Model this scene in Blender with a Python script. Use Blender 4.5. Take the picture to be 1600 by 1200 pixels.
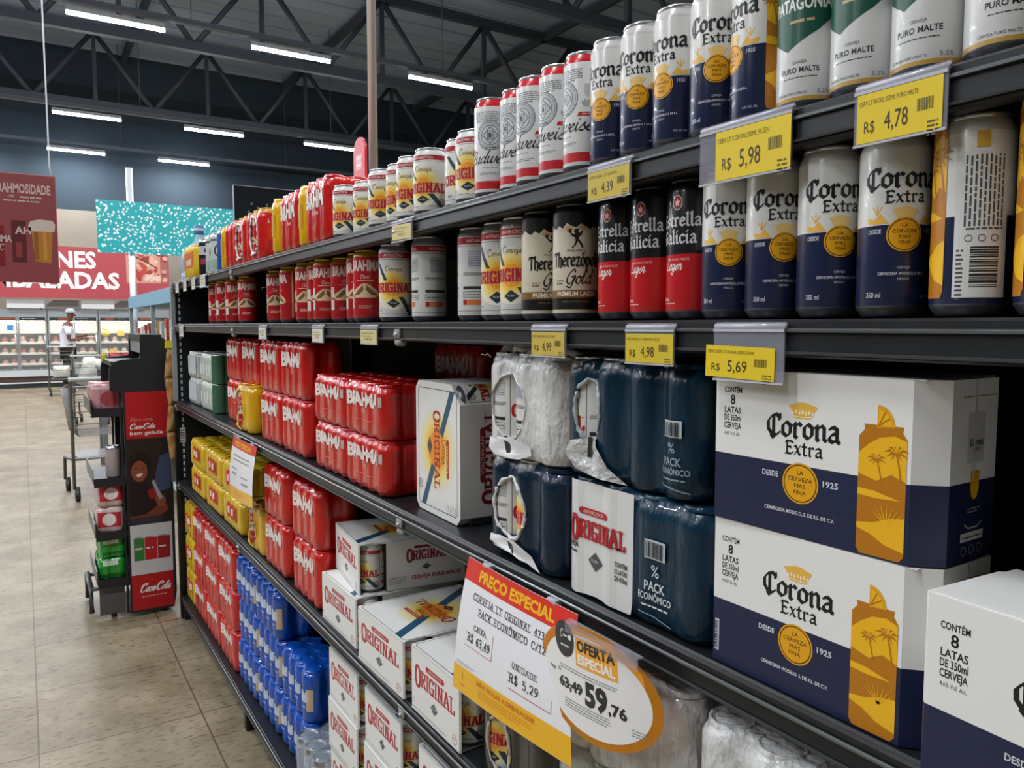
import bpy, bmesh, math, random
from mathutils import Vector, Matrix
from mathutils.geometry import tessellate_polygon

for o in list(bpy.data.objects):
    bpy.data.objects.remove(o, do_unlink=True)
S = bpy.context.scene
COL = S.collection
PI = math.pi
random.seed(7)

# ---------------------------------------------------------------- camera
EYE = 1.42
YAW, PITCH = math.radians(32.4415), math.radians(4.3841)
cam_data = bpy.data.cameras.new('camera')
cam_data.sensor_fit = 'HORIZONTAL'
cam_data.sensor_width = 36.0
cam_data.lens = 27.0
cam_data.clip_start = 0.02
cam_data.clip_end = 200
cam = bpy.data.objects.new('camera', cam_data)
COL.objects.link(cam)
cam.location = (0, 0, EYE)
cam.rotation_euler = (PI / 2 - PITCH, 0, -YAW)
S.camera = cam

# ---------------------------------------------------------------- world, exposure, light level
world = bpy.data.worlds.new('world')
S.world = world
world.use_nodes = True
bgn = world.node_tree.nodes['Background']
bgn.inputs[0].default_value = (0.30, 0.36, 0.45, 1)
bgn.inputs[1].default_value = 0.05
S.view_settings.view_transform = 'Standard'
S.view_settings.look = 'None'
S.view_settings.gamma = 1.0
S.view_settings.use_curve_mapping = False
S.view_settings.exposure = -1.05
LAMP_W = 170.0         # watts of each 1.2 m tube light
TUBE_EMIT = 170.0

# ---------------------------------------------------------------- materials
def lin(h):
    h = h.lstrip('#')
    c = [int(h[i:i + 2], 16) / 255 for i in (0, 2, 4)]
    return tuple(x / 12.92 if x <= 0.04045 else ((x + 0.055) / 1.055) ** 2.4 for x in c) + (1.0,)

MATS = {}
def mat(name, hexc=None, rough=0.45, metal=0.0, spec=0.5, coat=0.0, emit=0.0, alpha=None, bump=None, mott=None):
    """named principled material; bump=(scale, strength), mott=(scale, second colour)"""
    if name in MATS:
        return MATS[name]
    m = bpy.data.materials.new(name)
    m.use_nodes = True
    nt = m.node_tree
    b = nt.nodes['Principled BSDF']
    c = lin(hexc)
    b.inputs['Base Color'].default_value = c
    b.inputs['Roughness'].default_value = rough
    b.inputs['Metallic'].default_value = metal
    b.inputs['Specular IOR Level'].default_value = spec
    b.inputs['Coat Weight'].default_value = coat
    if emit:
        b.inputs['Emission Color'].default_value = c
        b.inputs['Emission Strength'].default_value = emit
    if alpha is not None:
        b.inputs['Alpha'].default_value = alpha
    if bump or mott:
        tc = nt.nodes.new('ShaderNodeTexCoord')
    if bump:
        n = nt.nodes.new('ShaderNodeTexNoise')
        n.inputs['Scale'].default_value = bump[0]
        n.inputs['Detail'].default_value = 3
        bn = nt.nodes.new('ShaderNodeBump')
        if len(bump) > 2:
            mpn = nt.nodes.new('ShaderNodeMapping')
            mpn.inputs['Scale'].default_value = (1, 1, bump[2])
        bn.inputs['Strength'].default_value = bump[1]
        bn.inputs['Distance'].default_value = 0.01
        if len(bump) > 2:
            nt.links.new(tc.outputs['Object'], mpn.inputs['Vector']); nt.links.new(mpn.outputs['Vector'], n.inputs['Vector'])
        else:
            nt.links.new(tc.outputs['Object'], n.inputs['Vector'])
        nt.links.new(n.outputs['Fac'], bn.inputs['Height'])
        nt.links.new(bn.outputs['Normal'], b.inputs['Normal'])
    if mott:
        n2 = nt.nodes.new('ShaderNodeTexNoise')
        n2.inputs['Scale'].default_value = mott[0]
        n2.inputs['Detail'].default_value = 4
        r = nt.nodes.new('ShaderNodeValToRGB')
        r.color_ramp.elements[0].position = 0.35
        r.color_ramp.elements[1].position = 0.65
        r.color_ramp.elements[0].color = c
        r.color_ramp.elements[1].color = lin(mott[1])
        nt.links.new(tc.outputs['Object'], n2.inputs['Vector'])
        nt.links.new(n2.outputs['Fac'], r.inputs['Fac'])
        nt.links.new(r.outputs['Color'], b.inputs['Base Color'])
    MATS[name] = m
    return m

def ink(h, rough=0.35):
    return mat('ink_' + h.lstrip('#') + ('' if rough == 0.35 else '_%d' % (rough * 100)), h, rough)

ALU = lambda: mat('bare_aluminium', '#c9cccf', 0.28, 0.9)
DARKMETAL = lambda: mat('charcoal_enamel', '#1d1f22', 0.42, 0.0, 0.4)

# ---------------------------------------------------------------- mesh builder
class MB:
    def __init__(s):
        s.v, s.f, s.m, s.sm, s.mats = [], [], [], [], []
    def mi(s, m):
        if m not in s.mats:
            s.mats.append(m)
        return s.mats.index(m)
    def add(s, verts, faces, m, smooth=False, M=None):
        o = len(s.v)
        s.v += [tuple(M @ Vector(p)) if M is not None else tuple(p) for p in verts]
        many = isinstance(m, (list, tuple))
        for i, f in enumerate(faces):
            s.f.append(tuple(o + k for k in f))
            s.m.append(s.mi(m[i] if many else m))
            s.sm.append(smooth)
        return s
    def box(s, a, b, m, bev=0.0, M=None, seg=2):
        x0, y0, z0 = a; x1, y1, z1 = b
        if bev <= 0:
            vs = [(x0, y0, z0), (x1, y0, z0), (x1, y1, z0), (x0, y1, z0), (x0, y0, z1), (x1, y0, z1), (x1, y1, z1), (x0, y1, z1)]
            fs = [(0, 3, 2, 1), (4, 5, 6, 7), (0, 1, 5, 4), (1, 2, 6, 5), (2, 3, 7, 6), (3, 0, 4, 7)]
            return s.add(vs, fs, m, False, M)
        bm = bmesh.new()
        bmesh.ops.create_cube(bm, size=1)
        for v in bm.verts:
            v.co = ((x0 + x1) / 2 + v.co.x * (x1 - x0), (y0 + y1) / 2 + v.co.y * (y1 - y0), (z0 + z1) / 2 + v.co.z * (z1 - z0))
        bmesh.ops.bevel(bm, geom=list(bm.edges), offset=bev, segments=seg, affect='EDGES', profile=0.5)
        return s.addbm(bm, m, True, M)
    def addbm(s, bm, m, smooth=False, M=None):
        bm.verts.index_update()
        vs = [tuple(v.co) for v in bm.verts]
        fs = [tuple(v.index for v in f.verts) for f in bm.faces]
        bm.free()
        return s.add(vs, fs, m, smooth, M)
    def lathe(s, prof, m, n=32, c=(0, 0, 0), M=None, smooth=True, cap=True):
        vs, fs = [], []
        for r, z in prof:
            for i in range(n):
                a = 2 * PI * i / n
                vs.append((c[0] + r * math.cos(a), c[1] + r * math.sin(a), c[2] + z))
        ms = []
        many = isinstance(m, (list, tuple))
        for k in range(len(prof) - 1):
            for i in range(n):
                j = (i + 1) % n
                fs.append((k * n + i, k * n + j, (k + 1) * n + j, (k + 1) * n + i))
                ms.append(m[k] if many else m)
        if cap:
            fs.append(tuple(range(n - 1, -1, -1))); ms.append(m[0] if many else m)
            k = len(prof) - 1
            fs.append(tuple(k * n + i for i in range(n))); ms.append(m[-1] if many else m)
        return s.add(vs, fs, ms, smooth, M)
    def tube(s, pts, r, m, n=8, M=None, closed=False):
        pts = [Vector(p) for p in pts]
        rr = r if isinstance(r, (list, tuple)) else [r] * len(pts)
        vs, fs = [], []
        N = len(pts)
        for i, p in enumerate(pts):
            if closed:
                d = pts[(i + 1) % N] - pts[i - 1]
            else:
                d = pts[min(i + 1, N - 1)] - pts[max(i - 1, 0)]
            d.normalize()
            up = Vector((0, 0, 1)) if abs(d.z) < 0.9 else Vector((1, 0, 0))
            x = d.cross(up).normalized(); y = d.cross(x)
            for k in range(n):
                a = 2 * PI * k / n
                vs.append(tuple(p + x * rr[i] * math.cos(a) + y * rr[i] * math.sin(a)))
        for i in range(N if closed else N - 1):
            j2 = (i + 1) % N
            for k in range(n):
                j = (k + 1) % n
                fs.append((i * n + k, i * n + j, j2 * n + j, j2 * n + k))
        if not closed:
            fs.append(tuple(range(n - 1, -1, -1))); fs.append(tuple((N - 1) * n + k for k in range(n)))
        return s.add(vs, fs, m, True, M)
    def prism(s, poly, a, b, m, axis='y', M=None, smooth=False):
        """extrude a 2-D outline from a to b along an axis"""
        def P(u, v, w):
            return {'x': (w, u, v), 'y': (u, w, v), 'z': (u, v, w)}[axis]
        n = len(poly)
        vs = [P(u, v, a) for u, v in poly] + [P(u, v, b) for u, v in poly]
        fs = [(i, (i + 1) % n, n + (i + 1) % n, n + i) for i in range(n)]
        tri = tessellate_polygon([[Vector((u, v, 0)) for u, v in poly]])
        fs += [tuple(t) for t in tri] + [tuple(n + k for k in reversed(t)) for t in tri]
        return s.add(vs, fs, m, smooth, M)
    def art(s, art, fn, step=None, lift=0.00015, M=None):
        """print flat artwork on a surface: fn(u, v, offset) -> point"""
        for m, verts, faces, layer in art.bits(step):
            s.add([fn(u, v, lift * layer) for u, v in verts], faces, m, False, M)
        return s
    def mesh(s, name):
        me = bpy.data.meshes.new(name)
        me.from_pydata(s.v, [], s.f)
        for m in s.mats:
            me.materials.append(m)
        me.polygons.foreach_set('material_index', s.m)
        me.polygons.foreach_set('use_smooth', s.sm)
        me.update()
        return me
    def build(s, name, parent=None, fix=True, weld=False, auto=None):
        me = s.mesh(name)
        if fix:
            bm = bmesh.new(); bm.from_mesh(me)
            if weld:
                bmesh.ops.remove_doubles(bm, verts=bm.verts, dist=1e-5)
            bmesh.ops.recalc_face_normals(bm, faces=bm.faces)
            bm.to_mesh(me); bm.free()
        if auto:
            me.set_sharp_from_angle(angle=math.radians(auto))
        o = bpy.data.objects.new(name, me)
        COL.objects.link(o)
        if parent:
            o.parent = parent
        return o

def empty(name, loc=(0, 0, 0), rz=0.0):
    o = bpy.data.objects.new(name, None)
    o.empty_display_size = 0.05
    COL.objects.link(o)
    o.location = loc
    o.rotation_euler = (0, 0, rz)
    return o

def tag(o, label, cat, group=None, kind=None):
    o['label'] = label
    o['category'] = cat
    if group:
        o['group'] = group
    if kind:
        o['kind'] = kind
    return o

def struct(o, label=None):
    o['kind'] = 'structure'
    if label:
        o['label'] = label
    return o

PROTO = {}
def proto(key, maker):
    """build one of a kind off stage; everything in the scene is a copy of it"""
    if key not in PROTO:
        o = maker()
        def off(x):
            for c in list(x.children): off(c)
            if x.name in COL.objects: COL.objects.unlink(x)
        off(o)
        PROTO[key] = o
    return PROTO[key]

def copy_kids(o, c):
    for ch in ALLKIDS(o):
        d = ch.copy(); COL.objects.link(d); d.parent = c
        copy_kids(ch, d)

def ALLKIDS(o):
    return [x for x in bpy.data.objects if x.parent == o] if o.name not in KID else KID[o.name]
KID = {}

def spawn(key, maker, parent=None, name=None):
    p = proto(key, maker)
    if p.name not in KID:
        def walk(x):
            KID[x.name] = [y for y in bpy.data.objects if y.parent == x]
            for y in KID[x.name]: walk(y)
        walk(p)
    c = p.copy(); COL.objects.link(c)
    if name: c.name = name
    c.parent = parent
    copy_kids(p, c)
    return c

def drop_protos():
    for p in list(PROTO.values()):
        def kill(x):
            for y in KID.get(x.name, []): kill(y)
            bpy.data.objects.remove(x, do_unlink=True)
        kill(p)

def place(key, maker, loc, rz, label, cat, group=None, tilt=None):
    o = spawn(key, maker)
    o.location = loc
    o.rotation_euler = (tilt[0] if tilt else 0, tilt[1] if tilt else 0, rz)
    return tag(o, label, cat, group)

ORD = ['first', 'second', 'third', 'fourth', 'fifth', 'sixth', 'seventh', 'eighth', 'ninth', 'tenth']
NUM = ['zero', 'one', 'two', 'three', 'four', 'five', 'six', 'seven', 'eight', 'nine', 'ten']

# ---------------------------------------------------------------- flat artwork
_TXT = {}
def text_tris(s, bold=0.0, res=2):
    k = (s, bold, res)
    if k in _TXT:
        return _TXT[k]
    cu = bpy.data.curves.new('t', 'FONT')
    cu.body = s; cu.size = 1.0; cu.resolution_u = res; cu.offset = bold; cu.fill_mode = 'FRONT'
    ob = bpy.data.objects.new('t', cu)
    COL.objects.link(ob)
    dg = bpy.context.evaluated_depsgraph_get()
    ev = ob.evaluated_get(dg)
    me = ev.to_mesh()
    vs = [(v.co.x, v.co.y) for v in me.vertices]
    fs = [tuple(p.vertices) for p in me.polygons]
    ev.to_mesh_clear()
    bpy.data.objects.remove(ob); bpy.data.curves.remove(cu)
    _TXT[k] = (vs, fs)
    return _TXT[k]

def nib_seg(p, q, nv, th):
    """quad-ish hull of a rectangular pen moved from p to q"""
    nx, ny = nv
    l = math.hypot(nx, ny) or 1
    tx, ty = -ny / l * th, nx / l * th
    pts = []
    for c in (p, q):
        for a in (-.5, .5):
            for b in (-.5, .5):
                pts.append((c[0] + nx * a + tx * b, c[1] + ny * a + ty * b))
    pts = sorted(set(pts))
    def half(ps):
        h = []
        for r in ps:
            while len(h) >= 2 and (h[-1][0] - h[-2][0]) * (r[1] - h[-2][1]) - (h[-1][1] - h[-2][1]) * (r[0] - h[-2][0]) <= 1e-12:
                h.pop()
            h.append(r)
        return h
    lo, hi = half(pts), half(pts[::-1])
    return lo[:-1] + hi[:-1]

def smooth_line(p, k=4):
    if len(p) < 3:
        return p
    out = []
    for i in range(len(p) - 1):
        a, b, c, d = p[max(i - 1, 0)], p[i], p[i + 1], p[min(i + 2, len(p) - 1)]
        for j in range(k):
            t = j / k
            out.append(tuple(0.5 * (2 * b[n] + (c[n] - a[n]) * t + (2 * a[n] - 5 * b[n] + 4 * c[n] - d[n]) * t * t + (3 * b[n] - a[n] - 3 * c[n] + d[n]) * t ** 3) for n in (0, 1)))
    out.append(p[-1])
    return out

class Art:
    def __init__(s):
        s.q = []
    def _p(s, verts, faces, m, L):
        s.q.append((m, verts, faces, L)); return s
    def poly(s, pts, m, L=1):
        if len(pts) < 5:
            f = [tuple(range(len(pts)))]
        else:
            f = [tuple(t) for t in tessellate_polygon([[Vector((x, y, 0)) for x, y in pts]])]
        return s._p(list(pts), f, m, L)
    def rect(s, a, b, c, d, m, L=1):
        return s.poly([(a, b), (c, b), (c, d), (a, d)], m, L)
    def ell(s, cu, cv, ru, rv, m, L=1, n=32, rot=0.0):
        cr, sr = math.cos(rot), math.sin(rot)
        pts = []
        for i in range(n):
            x, y = ru * math.cos(2 * PI * i / n), rv * math.sin(2 * PI * i / n)
            pts.append((cu + x * cr - y * sr, cv + x * sr + y * cr))
        return s._p(pts, [tuple(range(n))], m, L)
    def ring(s, cu, cv, ru, rv, w, m, L=1, n=36):
        vs, fs = [], []
        for i in range(n):
            a = 2 * PI * i / n
            vs += [(cu + ru * math.cos(a), cv + rv * math.sin(a)), (cu + (ru - w) * math.cos(a), cv + (rv - w) * math.sin(a))]
        for i in range(n):
            j = (i + 1) % n
            fs.append((2 * i, 2 * j, 2 * j + 1, 2 * i + 1))
        return s._p(vs, fs, m, L)
    def line(s, pts, w, m, L=1, nib=None):
        for i in range(len(pts) - 1):
            p, q = pts[i], pts[i + 1]
            if nib is None:
                d = (q[0] - p[0], q[1] - p[1]); l = math.hypot(*d) or 1
                h = nib_seg(p, q, (-d[1] / l * w, d[0] / l * w), w * 0.3)
            else:
                h = nib_seg(p, q, (w * math.cos(nib[0]), w * math.sin(nib[0])), w * nib[1])
            s._p(h, [tuple(range(len(h)))], m, L + .06 * (i % 9))
        return s
    def frame(s, a, b, c, d, w, m, L=1, ch=0.0):
        P = [(a + ch, b), (c - ch, b), (c, b + ch), (c, d - ch), (c - ch, d), (a + ch, d), (a, d - ch), (a, b + ch)] if ch else [(a, b), (c, b), (c, d), (a, d)]
        return s.line(P + [P[0]], w, m, L)
    def text(s, t, u, v, h, m, L=1, al='c', bold=0.0, sx=1.0, width=None, shear=0.0, rot=0.0, res=2):
        """h = cap height; al: l c r; width fits the string to a width"""
        vs, fs = text_tris(t, bold, res)
        if not vs:
            return s
        x0 = min(p[0] for p in vs); x1 = max(p[0] for p in vs)
        k = h / 0.70
        kx = k * sx if width is None else width / (x1 - x0)
        ox = {'l': x0, 'c': (x0 + x1) / 2, 'r': x1}[al]
        cr, sr = math.cos(rot), math.sin(rot)
        out = []
        for x, y in vs:
            a = (x - ox) * kx + shear * y * k; b = y * k
            out.append((u + a * cr - b * sr, v + a * sr + b * cr))
        return s._p(out, fs, m, L)
    def glyphs(s, t, font, u, v, h, m, L=1, al='c', nib=(0.7, 0.3), w=0.2, gap=0.14, sx=1.0, shear=0.0, rot=0.0, serif=0.0, width=None, smooth=None, dy=None):
        """pen lettering; h = height of one font unit"""
        adv, tot = [], 0.0
        for ch in t:
            g = font.get(ch, (0.35, []))
            adv.append(tot); tot += g[0] + gap
        tot -= gap
        kx = h * sx if width is None else width / tot
        ox = {'l': 0, 'c': tot / 2, 'r': tot}[al]
        cr, sr = math.cos(rot), math.sin(rot)
        def T(i, x, y):
            x, y = (adv[i] + x - ox) * kx + shear * y * h, (y + (dy[i] if dy else 0)) * h
            return (u + x * cr - y * sr, v + x * sr + y * cr)
        ang = nib[0]
        for i, ch in enumerate(t):
            g = font.get(ch)
            if not g:
                continue
            for si, st in enumerate(g[1]):
                pts = st
                if pts and pts[0] == 's':
                    pts = smooth_line(list(pts[1:]), 4)
                elif smooth:
                    pts = smooth_line(list(pts), 4)
                P = [T(i, *p) for p in pts]
                nw = w * h
                a = ang + rot
                for k in range(len(P) - 1):
                    hl = nib_seg(P[k], P[k + 1], (nw * math.cos(a), nw * math.sin(a)), nw * nib[1])
                    s._p(hl, [tuple(range(len(hl)))], m, L + .05 * ((k + 5 * si + 3 * i) % 17))
                if serif and st[0] != 's':
                    for e, o in ((0, 1), (-1, -2)):
                        p, q = pts[e], pts[o]
                        if abs(p[1] - q[1]) > abs(p[0] - q[0]) * 1.2 and (abs(p[1]) < .02 or abs(p[1] - 1) < .02):
                            yy = p[1] + (.03 if p[1] < .5 else -.03)
                            a1, a2 = T(i, p[0] - serif, yy), T(i, p[0] + serif, yy)
                            hl = nib_seg(a1, a2, (-.07 * h * sr, .07 * h * cr), 0.01)
                            s._p(hl, [tuple(range(len(hl)))], m, L + .05 * (18 + e + 2 * si % 5 + i % 2))
        return s
    def dashes(s, u0, u1, v, h, m, L=1, seed=0, rows=1, lead=1.7):
        """unreadable fine print: a run of word-length strokes"""
        rnd = random.Random(seed + int(v * 1e5))
        for r in range(rows):
            x = u0; y = v - r * h * lead
            end = u1 - (rnd.random() * .25 * (u1 - u0) if r == rows - 1 and rows > 1 else 0)
            while x < end:
                w = min(h * rnd.uniform(1.0, 4.2), end - x)
                s.rect(x, y, x + w, y + h * .75, m, L)
                x += w + h * .6
        return s
    def bars(s, u0, v0, u1, v1, m, L=1, seed=1, vert=True):
        rnd = random.Random(seed); a0, a1 = (u0, u1) if vert else (v0, v1)
        x = a0; un = (a1 - a0) / 48
        while x < a1 - un:
            w = un * rnd.choice((1, 1, 2, 3))
            e = min(x + w, a1)
            s.rect(*((x, v0, e, v1) if vert else (u0, x, u1, e)), m, L)
            x += w + un * rnd.choice((1, 1, 2))
        return s
    def put(s, other, du=0.0, dv=0.0, k=1.0, rot=0.0, L=0, kx=None):
        cr, sr = math.cos(rot), math.sin(rot); kx = k if kx is None else kx
        for m, vs, fs, l in other.q:
            s.q.append((m, [(du + x * kx * cr - y * k * sr, dv + x * kx * sr + y * k * cr) for x, y in vs], fs, l + L))
        return s
    def clip(s, a, b, c, d):
        """keep only what lies inside a rectangle"""
        q = []
        for m, vs, fs, l in s.q:
            bm = _bm(vs, fs)
            for co, no in (((a, 0, 0), (-1, 0, 0)), ((c, 0, 0), (1, 0, 0)), ((0, b, 0), (0, -1, 0)), ((0, d, 0), (0, 1, 0))):
                bmesh.ops.bisect_plane(bm, geom=bm.verts[:] + bm.edges[:] + bm.faces[:], plane_co=co, plane_no=no, clear_outer=True)
            bm.verts.index_update()
            if bm.faces:
                q.append((m, [(v.co.x, v.co.y) for v in bm.verts], [tuple(v.index for v in f.verts) for f in bm.faces], l))
            bm.free()
        s.q = q
        return s
    def bits(s, step):
        for m, vs, fs, l in s.q:
            if not step:
                yield m, vs, fs, l
                continue
            x0 = min(p[0] for p in vs); x1 = max(p[0] for p in vs)
            if x1 - x0 <= step * 1.01:
                yield m, vs, fs, l
                continue
            bm = _bm(vs, fs)
            k = math.floor(x0 / step) + 1
            while k * step < x1:
                bmesh.ops.bisect_plane(bm, geom=bm.verts[:] + bm.edges[:] + bm.faces[:], plane_co=(k * step, 0, 0), plane_no=(1, 0, 0))
                k += 1
            bm.verts.index_update()
            yield m, [(v.co.x, v.co.y) for v in bm.verts], [tuple(v.index for v in f.verts) for f in bm.faces], l
            bm.free()

def _bm(vs, fs):
    bm = bmesh.new()
    bv = [bm.verts.new((x, y, 0)) for x, y in vs]
    for f in fs:
        try:
            bm.faces.new([bv[i] for i in f])
        except ValueError:
            pass
    return bm

def flat(origin, ux, vy):
    """artwork mapping onto a plane"""
    o, a, b = Vector(origin), Vector(ux), Vector(vy)
    n = a.cross(b).normalized()
    return lambda u, v, d: tuple(o + a * u + b * v + n * d)

# pen lettering -----------------------------------------------------------------
BLACK = {  # broken-nib letters, x-height = 1
    'o': (.62, [[(.32, .97), (.08, .75), (.08, .22), (.32, .03), (.56, .25), (.56, .78), (.32, .97)]]),
    'r': (.5, [[(0, .82), (.12, .95), (.12, .08), (.24, 0)], [(.12, .72), (.36, .97), (.5, .84)]]),
    'n': (.68, [[(0, .82), (.12, .95), (.12, .08), (.22, 0)], [(.12, .72), (.4, .97), (.55, .82), (.55, .12), (.68, .02)]]),
    'a': (.62, [[(.08, .86), (.3, .98), (.5, .84), (.5, .12), (.64, .02)], [(.5, .6), (.2, .5), (.07, .3), (.1, .1), (.26, .02), (.5, .2)]]),
    'C': (.86, [[(.84, 1.25), (.62, 1.42), (.3, 1.25), (.08, .9), (.1, .4), (.35, .03), (.62, .0), (.84, .22)], [(.45, 1.3), (.45, -.12)], [(.3, -.02), (.45, -.2)], [(.84, 1.42), (.84, 1.1)]]),
    'E': (.78, [[(.05, 1.2), (.2, 1.38), (.2, .1), (.05, 0)], [(.1, 1.36), (.62, 1.36), (.78, 1.24)], [(.22, .74), (.55, .76), (.6, .66)], [(.08, .04), (.6, .03), (.8, .2)]]),
    'x': (.58, [[(.02, .9), (.14, .95), (.48, .05), (.6, .04)], [(.54, .95), (.06, .03)]]),
    't': (.46, [[(.2, 1.28), (.2, .12), (.34, 0), (.48, .1)], [(0, .93), (.44, .93)]]),
    's': (.54, [[(.5, .88), (.3, .97), (.08, .78), (.14, .6), (.46, .4), (.48, .2), (.3, .03), (.05, .12)]]),
    'e': (.6, [[(.1, .5), (.56, .62), (.54, .8), (.32, .97), (.08, .75), (.08, .22), (.3, .03), (.58, .2)]]),
    'l': (.3, [[(.0, 1.42), (.12, 1.52), (.12, .1), (.26, 0)]]),
    'i': (.28, [[(0, .82), (.12, .95), (.12, .1), (.26, 0)], [(.08, 1.28), (.18, 1.38)]]),
    'c': (.56, [[(.54, .82), (.32, .97), (.08, .75), (.08, .22), (.3, .03), (.56, .18)]]),
    'G': (.9, [[(.84, 1.25), (.6, 1.42), (.3, 1.25), (.08, .9), (.1, .4), (.35, .03), (.62, .02), (.8, .2), (.8, .68), (.56, .7)], [(.45, 1.3), (.45, .1)]]),
    'T': (.8, [[(.0, 1.2), (.05, 1.4), (.8, 1.4), (.84, 1.24)], [(.42, 1.4), (.42, .06), (.3, 0)]]),
    'h': (.64, [[(.02, 1.42), (.12, 1.5), (.12, 0)], [(.12, .72), (.38, .97), (.54, .82), (.54, .1), (.5, -.1)]]),
    'z': (.54, [[(.05, .93), (.5, .93), (.06, .05), (.52, .05)]]),
    'p': (.64, [[(0, .85), (.12, .95), (.12, -.48)], [(.12, .75), (.36, .97), (.56, .78), (.56, .24), (.34, .03), (.12, .2)]]),
    'ó': (.62, [[(.32, .97), (.08, .75), (.08, .22), (.32, .03), (.56, .25), (.56, .78), (.32, .97)], [(.28, 1.2), (.46, 1.42)]]),
}
SCRIPT = {  # joined brush hand, x-height = 1
    'B': (.9, [['s', (.2, 0), (.42, 1.0), (.5, 1.85)], ['s', (.1, 1.4), (.45, 1.9), (.9, 1.75), (.8, 1.2), (.5, 1.02), (.88, .8), (.82, .2), (.45, .0), (.1, .2)]]),
    'u': (.7, [['s', (.1, 1), (.05, .3), (.2, .02), (.5, .5)], ['s', (.56, 1), (.5, .25), (.6, .02), (.82, .3)]]),
    'd': (.7, [['s', (.5, .75), (.3, 1), (.06, .5), (.15, .03), (.42, .3)], ['s', (.72, 1.9), (.55, .9), (.5, .15), (.62, .02), (.8, .3)]]),
    'w': (.95, [['s', (.05, .9), (.12, 1), (.08, .3), (.22, .02), (.45, .5), (.5, 1), (.44, .25), (.58, .02), (.85, .5), (.86, 1), (1.0, .85)]]),
    'e': (.58, [['s', (.06, .45), (.4, .65), (.36, .98), (.1, .65), (.08, .2), (.3, .02), (.62, .4)]]),
    'i': (.35, [['s', (.1, 1), (.06, .25), (.16, .02), (.4, .35)], [(.16, 1.4), (.2, 1.48)]]),
    's': (.55, [['s', (0, .3), (.36, 1.05), (.34, .7), (.5, .3), (.3, .02), (.08, .1)], ['s', (.4, .1), (.55, .3)]]),
    'r': (.58, [['s', (0, .3), (.14, 1.08), (.16, .9), (.4, .95), (.36, .3), (.46, .02), (.66, .4)]]),
    'o': (.6, [['s', (.35, 1), (.08, .7), (.08, .25), (.3, .02), (.52, .4), (.45, .9), (.3, .95), (.5, .8), (.7, .85)]]),
    'c': (.55, [['s', (.46, .82), (.3, 1), (.08, .6), (.1, .15), (.3, .02), (.6, .4)]]),
    'a': (.7, [['s', (.5, .8), (.3, 1), (.06, .5), (.14, .04), (.36, .2), (.52, .95)], ['s', (.54, 1), (.5, .2), (.6, .02), (.8, .35)]]),
    'l': (.4, [['s', (0, .3), (.38, 1.5), (.3, 1.85), (.14, 1.3), (.1, .25), (.22, .02), (.45, .35)]]),
    'g': (.66, [['s', (.5, .8), (.3, 1), (.06, .5), (.14, .06), (.4, .3), (.54, .95)], ['s', (.54, 1), (.46, -.2), (.3, -.7), (.02, -.5), (.3, -.1), (.74, .35)]]),
    'C': (1.15, [['s', (.9, 1.45), (1.0, 1.75), (.7, 1.9), (.3, 1.4), (.15, .7), (.3, .08), (.7, .0), (1.1, .4)], ['s', (.1, 1.0), (.2, 1.7), (.7, 1.98), (1.15, 1.75)]]),
    'G': (1.0, [['s', (.85, 1.5), (.7, 1.85), (.3, 1.4), (.1, .6), (.3, .05), (.65, .2), (.85, .9)], ['s', (.6, .9), (.95, 1.0), (.8, .2), (.6, -.45), (.2, -.3)]]),
    'L': (.85, [['s', (.5, 1.5), (.7, 1.85), (.4, 1.3), (.25, .3), (.1, .02), (.4, .1), (.85, .15)]]),
    '-': (.3, [[(.02, .6), (.28, .66)]]),
    'k': (.6, [['s', (0, .3), (.36, 1.5), (.28, 1.85), (.12, 1.2), (.1, 0)], ['s', (.1, .5), (.5, .95), (.2, .55), (.6, .05)]]),
    'n': (.72, [['s', (0, .8), (.12, 1), (.1, 0)], ['s', (.1, .6), (.4, 1), (.5, .7), (.48, .1), (.72, .2)]]),
    'v': (.6, [['s', (0, .9), (.14, .9), (.24, .05), (.56, .95)]]),
    'j': (.3, [['s', (.14, 1), (.1, -.3), (-.1, -.5), (-.05, -.1), (.35, .3)], [(.16, 1.4), (.2, 1.48)]]),
}
_o = ['s', (.3, 1), (.1, .86), (.03, .5), (.1, .14), (.3, 0), (.5, .14), (.57, .5), (.5, .86), (.3, 1)]
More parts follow.
